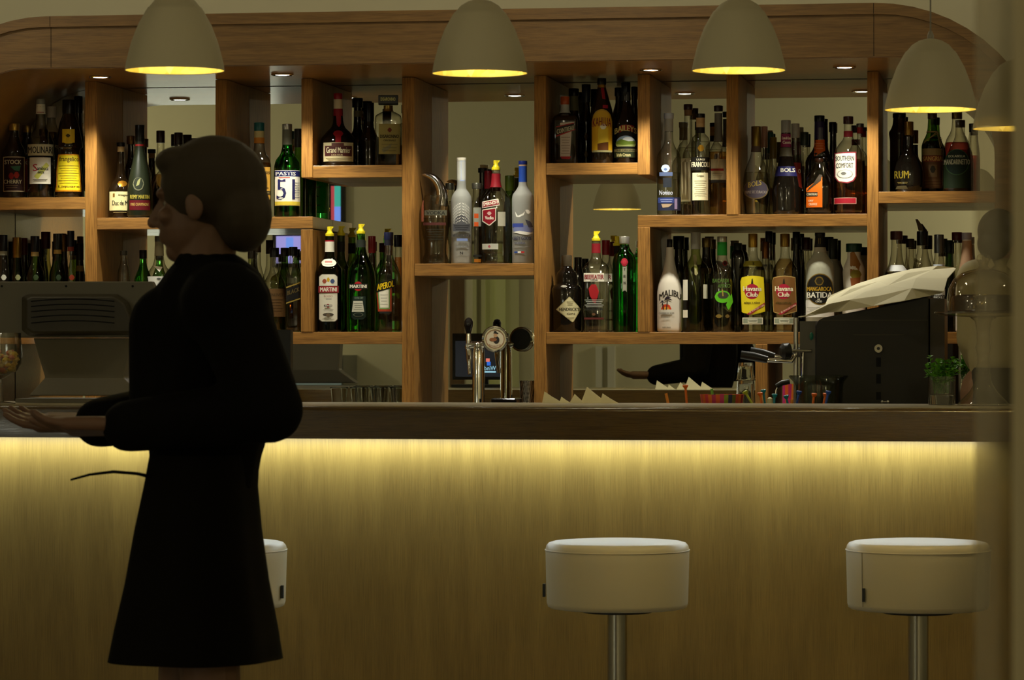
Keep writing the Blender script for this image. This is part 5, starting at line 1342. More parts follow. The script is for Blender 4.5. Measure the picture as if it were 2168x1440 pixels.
# ------------------------------------------------------------------ tumblers on the back worktop
def tumbler(x, y, z, r, h, name, label, group=None, flip=False, mat=None, flutes=0):
    o = [(0.0, r * 0.78), (0.003, r * 0.82), (h * 0.55, r * 0.9), (h - 0.006, r * 1.02), (h - 0.001, r * 1.12), (h, r * 1.1)]
    i = [(h - 0.0005, r * 1.07), (h - 0.006, r * 0.96), (h * 0.55, r * 0.83), (0.012, r * 0.74), (0.010, r * 0.3)]
    prof = o + i
    if flip:
        prof = [(h - zz, rr) for zz, rr in prof]
    t = thing(name, label, 'glass', (x, y, z + 0.0004), 0, group)
    mb = MB()
    if flutes:
        seg = flutes * 4
        rs = [[Vector((x + rr * (1 + 0.045 * math.cos(flutes * 2 * math.pi * j / seg)) * math.cos(2 * math.pi * j / seg), y + rr * (1 + 0.045 * math.cos(flutes * 2 * math.pi * j / seg)) * math.sin(2 * math.pi * j / seg), z + 0.0004 + zz)) for j in range(seg)] for zz, rr in prof]
        mb.rings(rs)
    else:
        mb.lathe((x, y, z + 0.0004), prof, 28)
    mb.build('glass_body', mat or clear, t, angle=50)
    return t


ORD = ['nearest the walking person', 'second from the person', 'third from the person', 'against the oak upright']
for i, px in enumerate([718, 760, 802, 840]):
    h = Z(820, px, 10.74) - BACK_TOP
    tumbler(X(px, 10.74), 10.74, BACK_TOP, 0.0275 if i < 3 else 0.021, h, 'drinking_glass', 'clear flared tumbler in the front row under the vermouth shelf, ' + ORD[i], 'tumblers under the vermouth shelf', mat=thick)
for i, px in enumerate([740, 782, 822]):
    h = Z(820, px, 10.84) - BACK_TOP
    tumbler(X(px, 10.84), 10.84, BACK_TOP, 0.0275, h, 'drinking_glass', 'clear flared tumbler in the rear row under the vermouth shelf, ' + ORD[i], 'tumblers under the vermouth shelf', mat=thick)
ga = X(1579, 10.45)
tumbler(ga, 10.45, BACK_TOP, 0.031, Z(806, 1579, 10.45) - BACK_TOP, 'drinking_glass', 'fluted tumbler at the bottom of the stack under the coffee handles', 'stacked fluted tumblers', flip=True, mat=thick, flutes=10)
tumbler(ga, 10.45, Z(806, 1579, 10.45), 0.027, Z(768, 1579, 10.45) - Z(806, 1579, 10.45), 'drinking_glass', 'fluted tumbler on top of the stack under the coffee handles', 'stacked fluted tumblers', flip=True, mat=thick, flutes=10)

# ------------------------------------------------------------------ napkins on the counter
NN = 9.52
tri = [(1148, 853, 1153, 829, 1190, 853), (1184, 854, 1189, 840, 1207, 854), (1206, 854, 1217, 834, 1236, 854), (1230, 854, 1243, 819, 1284, 854), (1270, 854, 1276, 833, 1308, 854)]
nl = ['cream folded napkin nearest the oak upright', 'smallest cream folded napkin of the row, second from the upright', 'middle cream folded napkin with a steep point', 'tallest cream folded napkin of the row', 'last cream folded napkin, farthest from the upright']
for i, (ax, ay, bx, by, cx_, cy_) in enumerate(tri):
    n = NN + (i % 2) * 0.02
    z0 = BAR_TOP + 0.0004
    pts = [(X(ax, n), z0), (X(cx_, n), z0), (X(bx, n), Z(by, bx, n) + 0.0)]
    t = thing('napkin', nl[i], 'napkin', ((pts[0][0] + pts[1][0]) / 2, n, BAR_TOP), 0, 'folded napkins on the counter')
    mb = MB()
    for k in range(3):
        dy = -0.003 + 0.003 * k
        q = [(x + 0.0012 * k, z - 0.002 * k * (1 if j == 2 else 0)) for j, (x, z) in enumerate(pts)]
        mb.prism(q, n + dy, n + dy + 0.0012)
    mb.build('folded_sheet', paper, t, smooth=False)

# ------------------------------------------------------------------ cocktail stirrers in holders behind the counter
IW = 0.93
ST_N = 9.668
stir_m = {'orange': pm('plastic_orange', (0.80, 0.16, 0.01), 0.4), 'blue': pm('plastic_blue', (0.02, 0.07, 0.35), 0.4), 'teal': pm('plastic_teal', (0.01, 0.22, 0.28), 0.4),
          'green': pm('plastic_green', (0.12, 0.45, 0.05), 0.4), 'lime': pm('plastic_lime', (0.42, 0.50, 0.03), 0.4), 'cream': pm('plastic_cream', (0.72, 0.62, 0.30), 0.5), 'amber': pm('plastic_amber', (0.75, 0.25, 0.02), 0.4)}


def holder(px0, px1, lab):
    x0, x1 = X(px0, ST_N), X(px1, ST_N)
    ztop = Z(868, (px0 + px1) / 2, ST_N)
    t = thing('holder', lab, 'stirrer holder', ((x0 + x1) / 2, ST_N, IW))
    w = 0.004
    mb = MB().box(x0, x1, ST_N - 0.035, ST_N + 0.035, IW + 0.0005, IW + 0.005)
    mb.box(x0, x1, ST_N - 0.035, ST_N - 0.035 + w, IW + 0.0005, ztop).box(x0, x1, ST_N + 0.035 - w, ST_N + 0.035, IW + 0.0005, ztop).box(x0, x0 + w, ST_N - 0.035, ST_N + 0.035, IW + 0.0005, ztop).box(x1 - w, x1, ST_N - 0.035, ST_N + 0.035, IW + 0.0005, ztop)
    mb.build('box_body', black, t, smooth=False)


holder(1400, 1470, 'black stirrer holder tucked behind the counter, two orange sticks in it')
holder(1578, 1650, 'black stirrer holder tucked behind the counter under the fluted tumblers')
holder(1652, 1770, 'black stirrer holder tucked behind the counter before the ice bucket')
STIRS = [(1420, 880, 1410, 833, 'amber', 0, 'short amber stick leaning, apart from the others'), (1456, 880, 1451, 816, 'orange', 1, 'orange nail headed stirrer standing tall by the amber stick'),
         (1610, 885, 1577, 829, 'lime', 1, 'lime green stirrer leaning across the fluted tumblers'), (1617, 885, 1609, 832, 'orange', 1, 'orange stirrer beside the teal one near the oak post'), (1623, 885, 1616, 826, 'teal', 1, 'teal nail headed stirrer in front of the oak post'),
         (1630, 885, 1630, 841, 'cream', 2, 'broad cream wooden stick with round tip'), (1638, 885, 1640, 835, 'teal', 1, 'teal stirrer behind the cream stick'), (1674, 885, 1664, 838, 'teal', 1, 'teal stirrer in the jar nearest the bent black handle'),
         (1681, 885, 1692, 829, 'blue', 1, 'dark blue stirrer leaning before the ice bucket'), (1679, 885, 1676, 846, 'amber', 0, 'small amber stick between the teal and blue stirrers'), (1718, 885, 1724, 834, 'orange', 1, 'orange stirrer standing before the ice bucket'),
         (1738, 885, 1748, 834, 'orange', 1, 'orange stirrer leaning against a blue one'), (1742, 885, 1754, 829, 'blue', 1, 'blue stirrer behind the leaning orange one')]
for i, (x0, y0, x1, y1, c_, kind, lab) in enumerate(STIRS):
    n = ST_N - 0.012 + 0.012 * (i % 3)
    a, b = P(x0, y0, n), P(x1, y1, n)
    t = thing('stirrer', lab, 'stirrer', a, 0, 'cocktail stirrers behind the counter')
    if kind == 2:
        MB().tube([a, a.lerp(b, 0.7), a.lerp(b, 0.93), b], [0.0085, 0.0095, 0.008, 0.002], 12).build('stick', stir_m[c_], t)
    else:
        m = MB().tube([a, b], 0.0034 if kind else 0.0042, 8)
        m.build('stick', stir_m[c_], t)
        if kind == 1:
            d = (b - a).normalized()
            MB().tube([b - d * 0.010, b - d * 0.004, b, b + d * 0.002], [0.0036, 0.0075, 0.0088, 0.006], 12).build('nail_head', stir_m[c_], t)
# striped paper cup lying low behind the counter edge
cn = 9.70
ca, cb = X(1482, cn), X(1575, cn)
zt_ = Z(835, 1528, cn)
bowl = thing('bowl', 'shallow bowl with orange, pink and yellow stripes behind the counter edge', 'bowl', ((ca + cb) / 2, cn, IW))
cols = ['#c8481c', '#d8602a', '#cc4a3c', '#d86a1c', '#c83a4a', '#d87024', '#b82a5a', '#d85a20', '#c02e6a', '#8a9a1c', '#2a2a54', '#6a6a24', '#c84a3a', '#d8701c', '#a81c4a', '#c8681c']
seg = 64
r0 = (cb - ca) / 2
rs = [(IW + 0.0005, r0 * 0.55), (IW + 0.04, r0 * 0.68), (zt_ - 0.045, r0 * 0.9), (zt_, r0), (zt_, r0 * 0.97), (zt_ - 0.045, r0 * 0.87), (IW + 0.01, r0 * 0.5)]
mb = MB()
vs = [((ca + cb) / 2 + r * math.cos(2 * math.pi * j / seg), cn + r * math.sin(2 * math.pi * j / seg), z) for z, r in rs for j in range(seg)]
mb.v = vs
for i in range(len(rs) - 1):
    for j in range(seg):
        k = (j + 1) % seg
        mb.f.append((i * seg + j, i * seg + k, (i + 1) * seg + k, (i + 1) * seg + j))
        mb.m.append((j // 2) % len(cols))
mb.f.append(tuple(range(seg)))
mb.m.append(0)
mb.build('bowl_body', [pm('stripe' + h, h, 0.45) for h in cols], bowl)
a, b = P(1517, 850, cn), P(1507, 823, cn)
tag_ = thing('straw', 'green straw standing up in the striped bowl', 'straw', a)
MB().tube([Vector((a.x, a.y, IW + 0.012)), b], 0.0042, 10).build('tube', stir_m['green'], tag_)

# ------------------------------------------------------------------ espresso machine with its paper
EN = 9.93
e = lambda px, py, dn=0.0: P(px, py, EN + dn)
em = thing('espresso_machine', 'black coffee machine seen from behind with lock, slots and coffee handles', 'coffee machine', (X(1850, EN), EN + 0.2, IW))
outline = [(1727, 905), (1727, 690), (1733, 678), (1745, 672), (1850, 652), (1945, 632), (1955, 628), (1966, 630), (1968, 905)]
mb = MB()
fr = [Vector((p.x, p.y, p.z)) for p in (e(x, y) for x, y in outline)]
bk = [Vector((p.x + 0.03, EN + 0.36, p.z)) for p in fr]
low = IW + 0.0005
fix = lambda v: Vector((v.x, v.y, low)) if v.z < 1.03 else v
mb.rings([[fix(v) for v in bk], [fix(v) for v in fr]])
bevel(mb.build('housing', pm('coffee_black', (0.010, 0.0085, 0.005), 0.55), em, smooth=False), 0.004, 3)
# brown side panel on the right, grey flank and steel post on the left
mb = MB().box(X(1969, EN), X(2000, EN + 0.02), EN + 0.01, EN + 0.34, low, Z(632, 1985, EN))
mb.build('side_panel', pm('coffee_brown', (0.035, 0.026, 0.014), 0.4), em, smooth=False)
MB().box(X(1692, EN), X(1725, EN), EN + 0.02, EN + 0.34, low, Z(680, 1708, EN)).build('flank', pm('grey_flank', (0.09, 0.085, 0.065), 0.45), em, smooth=False)
MB().lathe((X(1684, EN), EN + 0.02, 0), [(low, 0.0075), (Z(673, 1684, EN), 0.0075)], 16).build('steel_post', steel, em)
c = e(1860, 738, -0.001)
m = MB()
m.tube([c, c + Vector((0, -0.006, 0))], [0.0125, 0.012], 20)
m.build('lock', pm('lock_nickel', (0.42, 0.39, 0.30), 0.35, metal=1), em)
MB().tube([c + Vector((0, -0.006, 0)), c + Vector((0, -0.0068, 0))], [0.005, 0.005], 14).build('keyhole', black, em)
for y0, y1 in ((757, 777), (792, 812), (830, 846)):
    p0, p1 = e(1855, y1), e(1865, y0)
    MB().box(p0.x, p1.x, EN - 0.0015, EN + 0.001, p0.z, p1.z).build('slot', pm('slot_black', (0.001, 0.001, 0.001), 0.9), em, smooth=False)
for a_, b_, y in ((1806, 1915, 709), (1735, 1965, 678)):
    p0, p1 = e(a_, y + 0.7), e(b_, y - 0.7)
    MB().box(p0.x, p1.x, EN - 0.001, EN + 0.001, p0.z, p1.z).build('groove', pm('groove_brown', (0.05, 0.038, 0.012), 0.5), em, smooth=False)
m = MB()
for px in (1868, 1880):
    m.ball(e(px, 851, -0.006), 0.006, 10)
m.tube([e(1868, 851, -0.006), e(1880, 851, -0.006)], 0.003, 8)
m.build('drain_knob', chrome, em)
MB().ball(e(1718, 712, -0.0), (0.006, 0.01, 0.012), 10).build('indicator', pm('green_lamp', (0.01, 0.10, 0.05), 0.3, emit=0.06), em)
# steam knob with its rod
m = MB().tube([e(1718, 743, 0.02), e(1672, 743, -0.01)], 0.0052, 12)
m.tube([e(1700, 745, 0.01), e(1699, 800, 0.01)], 0.0045, 10)
m.tube([e(1708, 746, 0.03), e(1709, 800, 0.03)], 0.0055, 10)
m.build('steam_pipe', chrome, em)
MB().tube([e(1674, 743, -0.01), e(1671, 743, -0.012), e(1658, 744, -0.02), e(1652, 745, -0.023)], [0.012, 0.0245, 0.024, 0.014], 16).build('steam_knob', black, em)
for k, (pa, pb_, pc, dn) in enumerate([((1569, 751), (1625, 762), (1676, 765), -0.02), ((1589, 743), (1640, 755), (1676, 760), 0.14)]):
    pf = MB().tube([e(*pa, dn), e((pa[0] + pb_[0]) / 2, (pa[1] + pb_[1]) / 2 - 1, dn), e(*pb_, dn)], [0.0125, 0.0135, 0.011], 14).build('portafilter_handle', black, em)
    MB().tube([e(*pb_, dn), e(*pc, dn), e(1684, 752, dn + 0.01)], [0.0075, 0.007, 0.007], 12).build('portafilter_neck', chrome, em)
MB().tube([e(1644, 818, -0.03), e(1656, 811, -0.03), e(1672, 808, -0.03)], [0.0075, 0.0085, 0.008], 12).build('steam_wand_grip', black, em)
MB().tube([e(1642, 842, -0.03), e(1644, 826, -0.03), e(1650, 815, -0.03)], 0.0035, 8).build('steam_wand', chrome, em)
# crumpled paper sheet on top
pt = thing('paper_sheet', 'crumpled cream paper sheet lying on the sloping coffee machine top', 'paper', e(1850, 640, 0.15))
rows = [[(1690, 672), (1752, 662), (1780, 660), (1850, 648), (1915, 637), (1990, 622)],
        [(1700, 672), (1756, 645), (1800, 636), (1860, 628), (1930, 612), (1998, 618)],
        [(1745, 652), (1775, 632), (1830, 620), (1880, 606), (1940, 590), (2006, 590)],
        [(1752, 634), (1800, 614), (1860, 597), (1920, 580), (1975, 572), (2024, 570)],
        [(1760, 626), (1815, 602), (1870, 585), (1930, 571), (1985, 564), (2020, 568)]]
dns = [-0.012, 0.01, 0.08, 0.17, 0.26]
mb = MB()
g = [[e(x, y, dns[i] + 0.024 * ((i * 5 + j * 3 + i * j) % 4 - 1.5)) for j, (x, y) in enumerate(r)] for i, r in enumerate(rows)]
nv = len(rows[0])
vs = [p for r in g for p in r] + [p + Vector((0, 0.002, 0.0022)) for r in g for p in r]
N = len(rows) * nv
fs = []
for i in range(len(rows) - 1):
    for j in range(nv - 1):
        q = (i * nv + j, i * nv + j + 1, (i + 1) * nv + j + 1, (i + 1) * nv + j)
        tri2 = [(q[0], q[1], q[2]), (q[0], q[2], q[3])] if (i + j) % 2 else [(q[0], q[1], q[3]), (q[1], q[2], q[3])]
        fs += tri2 + [tuple(N + a for a in reversed(t_)) for t_ in tri2]
edge = [(0, j, 0, j + 1) for j in range(nv - 1)] + [(i, nv - 1, i + 1, nv - 1) for i in range(len(rows) - 1)] + [(len(rows) - 1, j + 1, len(rows) - 1, j) for j in range(nv - 1)] + [(i + 1, 0, i, 0) for i in range(len(rows) - 1)]
for a0, a1, b0, b1 in edge:
    p, q = a0 * nv + a1, b0 * nv + b1
    fs.append((p, q, N + q, N + p))
mb.add(vs, fs)
mb.build('sheet', pm('cream_paper_sheet', (0.56, 0.51, 0.34), 0.85), pt, smooth=False)
# ice bucket
ib_n = 9.805
s = S(1725, ib_n)
bx = X(1733, ib_n)
ib = thing('ice_bucket', 'dark clear glass ice bucket with flared rim before the coffee machine', 'ice bucket', (bx, ib_n, IW))
zr = Z(795, 1733, ib_n)
MB().lathe((bx, ib_n, 0), [(IW + 0.0005, 42 * s), (IW + 0.01, 44 * s), (zr - 0.03, 52 * s), (zr - 0.018, 54 * s), (zr - 0.004, 63 * s), (zr, 62 * s), (zr - 0.016, 50 * s), (zr - 0.03, 49 * s), (IW + 0.02, 42 * s), (IW + 0.018, 20 * s)], 36).build('glass_body', thin_glass('grey_green_glass', (0.86, 0.88, 0.82), (0.42, 0.45, 0.38)), ib, angle=50)

# ------------------------------------------------------------------ mint glass, cake dome, goblet
MN = 9.46
mx_, mtop = X(1994, MN), Z(797, 2001, MN)
s = S(2001, MN)
mg = thing('herb_glass', 'square glass of fresh green mint on the counter beside the coffee machine', 'herb glass', (mx_, MN, BAR_TOP))
sq = lambda r, z, ex=5: [Vector((mx_ + r * math.copysign(abs(math.cos(t)) ** (2 / ex), math.cos(t)), MN + r * math.copysign(abs(math.sin(t)) ** (2 / ex), math.sin(t)), z)) for t in [2 * math.pi * (j + 0.5) / 28 for j in range(28)]]
MB().rings([sq(27 * s, BAR_TOP + 0.0004), sq(28 * s, BAR_TOP + 0.003), sq(29 * s, mtop), sq(27 * s, mtop), sq(26 * s, BAR_TOP + 0.03), sq(10 * s, BAR_TOP + 0.028)]).build('glass_body', clear, mg, angle=50)
MB().rings([sq(24 * s, BAR_TOP + 0.002), sq(25 * s, BAR_TOP + 0.027), sq(20 * s, BAR_TOP + 0.028)]).build('thick_base', thick, mg, angle=50)
rnd = random.Random(3)
mb = MB()
stem = MB()
for k in range(26):
    bxp, byp = mx_ + rnd.uniform(-16, 16) * s, MN + rnd.uniform(-16, 16) * s
    tx, ty = mx_ + rnd.uniform(-38, 42) * s, MN + rnd.uniform(-30, 30) * s
    tz = Z(rnd.uniform(752, 792), 2001, MN)
    stem.tube([(bxp, byp, BAR_TOP + 0.032), ((bxp + tx) / 2, (byp + ty) / 2, (BAR_TOP + tz) / 2 + 0.02), (tx, ty, tz)], 0.0011, 5)
    for q in range(15):
        f = rnd.uniform(0.35, 1.0)
        c = Vector((bxp + (tx - bxp) * f, byp + (ty - byp) * f, BAR_TOP + 0.03 + (tz - BAR_TOP - 0.03) * f))
        a, el = rnd.uniform(0, 6.28), rnd.uniform(-0.5, 0.9)
        if f < 0.6:
            c.x, c.y = mx_ + (c.x - mx_) * 0.7, MN + (c.y - MN) * 0.7
        d = Vector((math.cos(a) * math.cos(el), math.sin(a) * math.cos(el), math.sin(el)))
        sd = d.cross(Vector((0, 0, 1))).normalized()
        up = sd.cross(d)
        L_, w_ = rnd.uniform(0.013, 0.022) * (1 if f > 0.6 else 0.45), rnd.uniform(0.006, 0.010)
        mb.add([c, c + d * L_ * 0.5 + sd * w_ + up * 0.002, c + d * L_, c + d * L_ * 0.5 - sd * w_ + up * 0.002, c + d * L_ * 0.5 - up * 0.001], [(0, 4, 1), (1, 4, 2), (2, 4, 3), (3, 4, 0)])
mb.build('leaves', pm('mint_leaf', (0.11, 0.34, 0.015), 0.5), mg, smooth=False)
stem.build('stems', pm('mint_stem', (0.05, 0.16, 0.02), 0.5), mg)

CN = 9.40
cx0 = X(2082, CN)
s = S(2082, CN)
zc = lambda py: Z(py, 2082, CN)
cs = thing('cake_stand', 'tall glass pedestal cake stand with domed lid over a dark cake', 'cake stand', (cx0, CN, BAR_TOP))
ped = [(BAR_TOP + 0.0005, 55 * s), (BAR_TOP + 0.004, 54 * s), (zc(846), 46 * s), (zc(830), 30 * s), (zc(812), 19 * s), (zc(800), 15 * s), (zc(795), 17 * s), (zc(788), 13 * s), (zc(776), 15 * s), (zc(768), 12 * s), (zc(750), 13 * s), (zc(735), 17 * s), (zc(728), 14 * s), (zc(700), 14 * s), (zc(680), 18 * s), (zc(671), 30 * s), (zc(668), 98 * s), (zc(663), 104 * s), (zc(660), 102 * s), (zc(663), 96 * s), (zc(664), 20 * s)]
MB().lathe((cx0, CN, 0), ped, 48).build('pedestal', thin_glass('warm_glass', (0.975, 0.965, 0.92), (0.60, 0.55, 0.40), power=0.25, ior=1.8), cs, angle=50)
dome_o = [(zc(658), 77 * s), (zc(630), 77 * s), (zc(610), 73 * s), (zc(592), 63 * s), (zc(578), 46 * s), (zc(572), 28 * s), (zc(569), 14 * s), (zc(563), 9 * s), (zc(557), 11 * s), (zc(549), 15 * s), (zc(541), 13 * s), (zc(537), 5 * s)]
dome_i = [(zc(573), 10 * s), (zc(580), 42 * s), (zc(594), 60 * s), (zc(612), 70.5 * s), (zc(658), 74.5 * s)]
MB().lathe((cx0, CN, 0), dome_o + dome_i, 48, cap0=False, cap1=False).build('dome', thin_glass('warm_glass', (0.975, 0.965, 0.92), (0.60, 0.55, 0.40), power=0.25, ior=1.8), cs, angle=50)
cake = thing('cake', 'dark chocolate cake under the glass dome', 'cake', (cx0, CN, zc(662)))
MB().lathe((cx0, CN, 0), [(zc(661.5), 66 * s), (zc(655), 68 * s), (zc(636), 68 * s), (zc(627), 65 * s), (zc(624), 50 * s)], 40).build('cake_body', pm('chocolate', (0.045, 0.018, 0.008), 0.45, bump=0.3, bump_scale=90), cake)

GN = 9.14
gx = X(0, GN)
s = S(0, GN)
zg = lambda py: Z(py, 0, GN)
gb = thing('goblet', 'stemmed glass bowl with yellow and pink fruit pieces on the counter before the till', 'glass', (gx, GN, BAR_TOP))
zb = BAR_TOP + 0.0004
MB().lathe((gx, GN, 0), [(zb, 33 * s), (zb + 0.003, 32 * s), (zb + 0.008, 8 * s), (zg(815), 4.5 * s), (zg(803), 5 * s), (zg(796), 18 * s), (zg(785), 36 * s), (zg(770), 45 * s), (zg(750), 47 * s), (zg(705), 44 * s), (zg(705), 42.5 * s), (zg(750), 45 * s), (zg(770), 43 * s), (zg(785), 34 * s), (zg(794), 12 * s)], 36).build('glass_body', clear, gb, angle=50)
fr = MB()
rnd = random.Random(5)
fm = [pm('fruit_yellow', (0.85, 0.60, 0.12), 0.35), pm('fruit_pink', (0.62, 0.22, 0.14), 0.35), pm('fruit_cream', (0.75, 0.62, 0.32), 0.35)]
for k in range(90):
    py = rnd.uniform(744, 790)
    rm = 38 * s if py < 772 else 30 * s if py < 784 else 16 * s
    a, r = rnd.uniform(0, 6.28), rm * math.sqrt(rnd.random())
    fr.ball((gx + r * math.cos(a), GN + r * math.sin(a), zg(py)), (rnd.uniform(5, 9) * s, rnd.uniform(5, 9) * s, rnd.uniform(3, 6) * s), 8, rnd.randrange(3))
f_ = fr.build('fruit_pieces', fm, gb)
f_['kind'] = 'stuff'

# ------------------------------------------------------------------ till screen seen from behind, and a second screen behind the person
MNN = 9.44
q_ = lambda px, py, dn=0.0: P(px, py, MNN + dn)
till = thing('till_monitor', 'grey till screen on the counter seen from behind, slotted vents', 'monitor', (X(150, MNN), MNN, BAR_TOP))
shell = pm('till_grey', (0.11, 0.098, 0.066), 0.5)
fr_ = [q_(-60, 596), q_(322, 596), q_(326, 604), q_(318, 715), q_(-60, 715)]
mb = MB().rings([[p + Vector((0, 0.03, 0)) for p in fr_], [p + Vector((0, 0.0, 0)) for p in fr_]])
bevel(mb.build('rear_shell', shell, till, smooth=False), 0.004, 3)
hump = [(45, 628), (60, 622), (250, 622), (275, 640), (300, 710), (60, 712), (45, 700)]
hb = [q_(x, y, -0.001) for x, y in hump]
hf = [q_(150 + (x - 150) * 0.9, 668 + (y - 668) * 0.86, -0.045) for x, y in hump]
bevel(MB().rings([hb, hf]).build('rear_hump', pm('till_dark', (0.034, 0.028, 0.014), 0.5), till, smooth=False), 0.006, 3)
for y in (634, 645, 656, 668, 680):
    pts = [q_(66 + k * 22, y + 5 * (1 - (k / 4 - 1) ** 2) * -1 + 4, -0.0462) for k in range(9)]
    MB().tube(pts, 0.0018, 6).build('vent_slot', pm('slot_black', (0.001, 0.001, 0.001), 0.9), till)
MB().box(X(-50, MNN), X(312, MNN), MNN + 0.0305, MNN + 0.034, Z(708, 130, MNN), Z(603, 130, MNN)).build('screen', pm('till_screen', (0.40, 0.52, 0.56), 0.4, emit=0.22), till, smooth=False)
for px in (4, 140, 281):
    p = q_(px, 606, -0.0005)
    MB().tube([p, p + Vector((0, -0.001, 0))], [0.0035, 0.0035], 10).build('screw_hole', pm('slot_black', (0.001, 0.001, 0.001), 0.9), till)
st_ = [q_(70, 716, 0.01), q_(280, 716, 0.01), q_(262, 800, -0.03), q_(300, 838, -0.06), q_(60, 838, -0.06), q_(95, 800, -0.03)]
st_ = [Vector((p.x, p.y, max(p.z, BAR_TOP + 0.002))) for p in st_]
bevel(MB().rings([[p + Vector((0, 0.06, 0)) for p in st_], st_]).build('stand', pm('till_stand', (0.12, 0.105, 0.07), 0.5), till, smooth=False), 0.004, 3)
MB().box(X(50, MNN), X(310, MNN), MNN - 0.08, MNN + 0.12, BAR_TOP + 0.0005, BAR_TOP + 0.012).build('base_plate', pm('till_stand', (0.12, 0.105, 0.07), 0.5), till, smooth=False)

WN = 9.05
wn2 = 2 * MIRROR_Y - WN
wx0, wx1 = X(958, wn2), X(1076, wn2)
wz1, wz0 = Z(706, 1040, wn2), Z(868, 1040, wn2)
wm = thing('computer_monitor', 'black screen turned to the mirror behind the person, its logo seen reflected', 'monitor', ((wx0 + wx1) / 2, WN, BAR_TOP))
wz0 = BAR_TOP + 0.03
MB().box(wx0, wx1, WN - 0.03, WN, wz0, wz1).build('housing', black, wm, smooth=False)
MB().box(wx0 + 0.012, wx1 - 0.012, WN + 0.0002, WN + 0.002, wz0 + 0.012, Z(722, 1040, wn2)).build('screen', pm('screen_navy', (0.020, 0.022, 0.030), 0.25, emit=0.5), wm, smooth=False)
m = MB()
vs, fs = text_mesh('Windows')
tx0, tx1 = X(1008, wn2), X(1050, wn2)
tz0, tz1 = Z(784, 1040, wn2), Z(775, 1040, wn2)
m.add([(tx1 - (tx1 - tx0) * a, WN + 0.003, tz0 + (tz1 - tz0) * b) for a, b in vs], fs, 2)
m.box(tx0, tx1, WN + 0.0025, WN + 0.003, Z(789, 1040, wn2), Z(786, 1040, wn2), 2)
for (a_, b_, c_, d_, k) in ((1029, 1037, 759, 766, 0), (1031, 1039, 766, 774, 1)):
    m.box(X(a_, wn2), X(b_, wn2), WN + 0.0025, WN + 0.003, Z(d_, 1040, wn2), Z(c_, 1040, wn2), k)
m.build('screen_logo', [pm('logo_red', (0.8, 0.2, 0.15), 0.4, emit=0.9), pm('logo_blue', (0.03, 0.15, 0.7), 0.4, emit=1.0), pm('logo_white', (0.35, 0.65, 0.85), 0.4, emit=1.0)], wm, smooth=False)
MB().box((wx0 + wx1) / 2 - 0.03, (wx0 + wx1) / 2 + 0.03, WN - 0.03, WN - 0.005, BAR_TOP + 0.012, wz0 + 0.002).box((wx0 + wx1) / 2 - 0.1, (wx0 + wx1) / 2 + 0.1, WN - 0.045, WN + 0.09, BAR_TOP + 0.0005, BAR_TOP + 0.012).build('stand', black, wm, smooth=False)
# ------------------------------------------------------------------ people
def remesh(o, vox, smooth=6):
    m = o.modifiers.new('union', 'REMESH')
    m.mode = 'VOXEL'
    m.voxel_size = vox
    m.use_smooth_shade = True
    s_ = o.modifiers.new('smooth', 'SMOOTH')
    s_.iterations = smooth
    s_.factor = 0.5
    return o


def hand(mb, wrist, direction, palm_n, side, L=0.17, curl=0.35):
    """palm, four unequal fingers bent at two knuckles and a thumb from the palm's side"""
    d = Vector(direction).normalized()
    n = Vector(palm_n).normalized()
    n = (n - d * n.dot(d)).normalized()
    w = d.cross(n) * side
    wrist = Vector(wrist)
    for k in (-0.028, -0.010, 0.010, 0.028):
        mb.capsule(wrist + w * k * 0.7 + d * 0.012, 0.015, wrist + d * 0.082 + w * k, 0.0135, 10)
    for k, ln in ((-0.030, 0.062), (-0.010, 0.075), (0.010, 0.080), (0.030, 0.071)):
        p = wrist + d * 0.085 + w * k
        a = d
        segs = (0.45, 0.31, 0.24)
        for q, f in enumerate(segs):
            ang = curl * (0.5 + 0.7 * q)
            a = (d * math.cos(ang) + n * math.sin(ang) + w * k * 1.2).normalized()
            p2 = p + a * ln * f
            mb.capsule(p, 0.0092 - 0.001 * q, p2, 0.0086 - 0.001 * q, 8)
            p = p2
    p = wrist + d * 0.028 + w * 0.030
    a1 = (d * 0.62 + w * 0.66 + n * 0.25).normalized()
    p1 = p + a1 * 0.042
    a2 = (d * 0.9 + w * 0.2 + n * 0.4).normalized()
    mb.capsule(p, 0.0135, p1, 0.0115, 8)
    mb.capsule(p1, 0.0112, p1 + a2 * 0.03, 0.0088, 8)


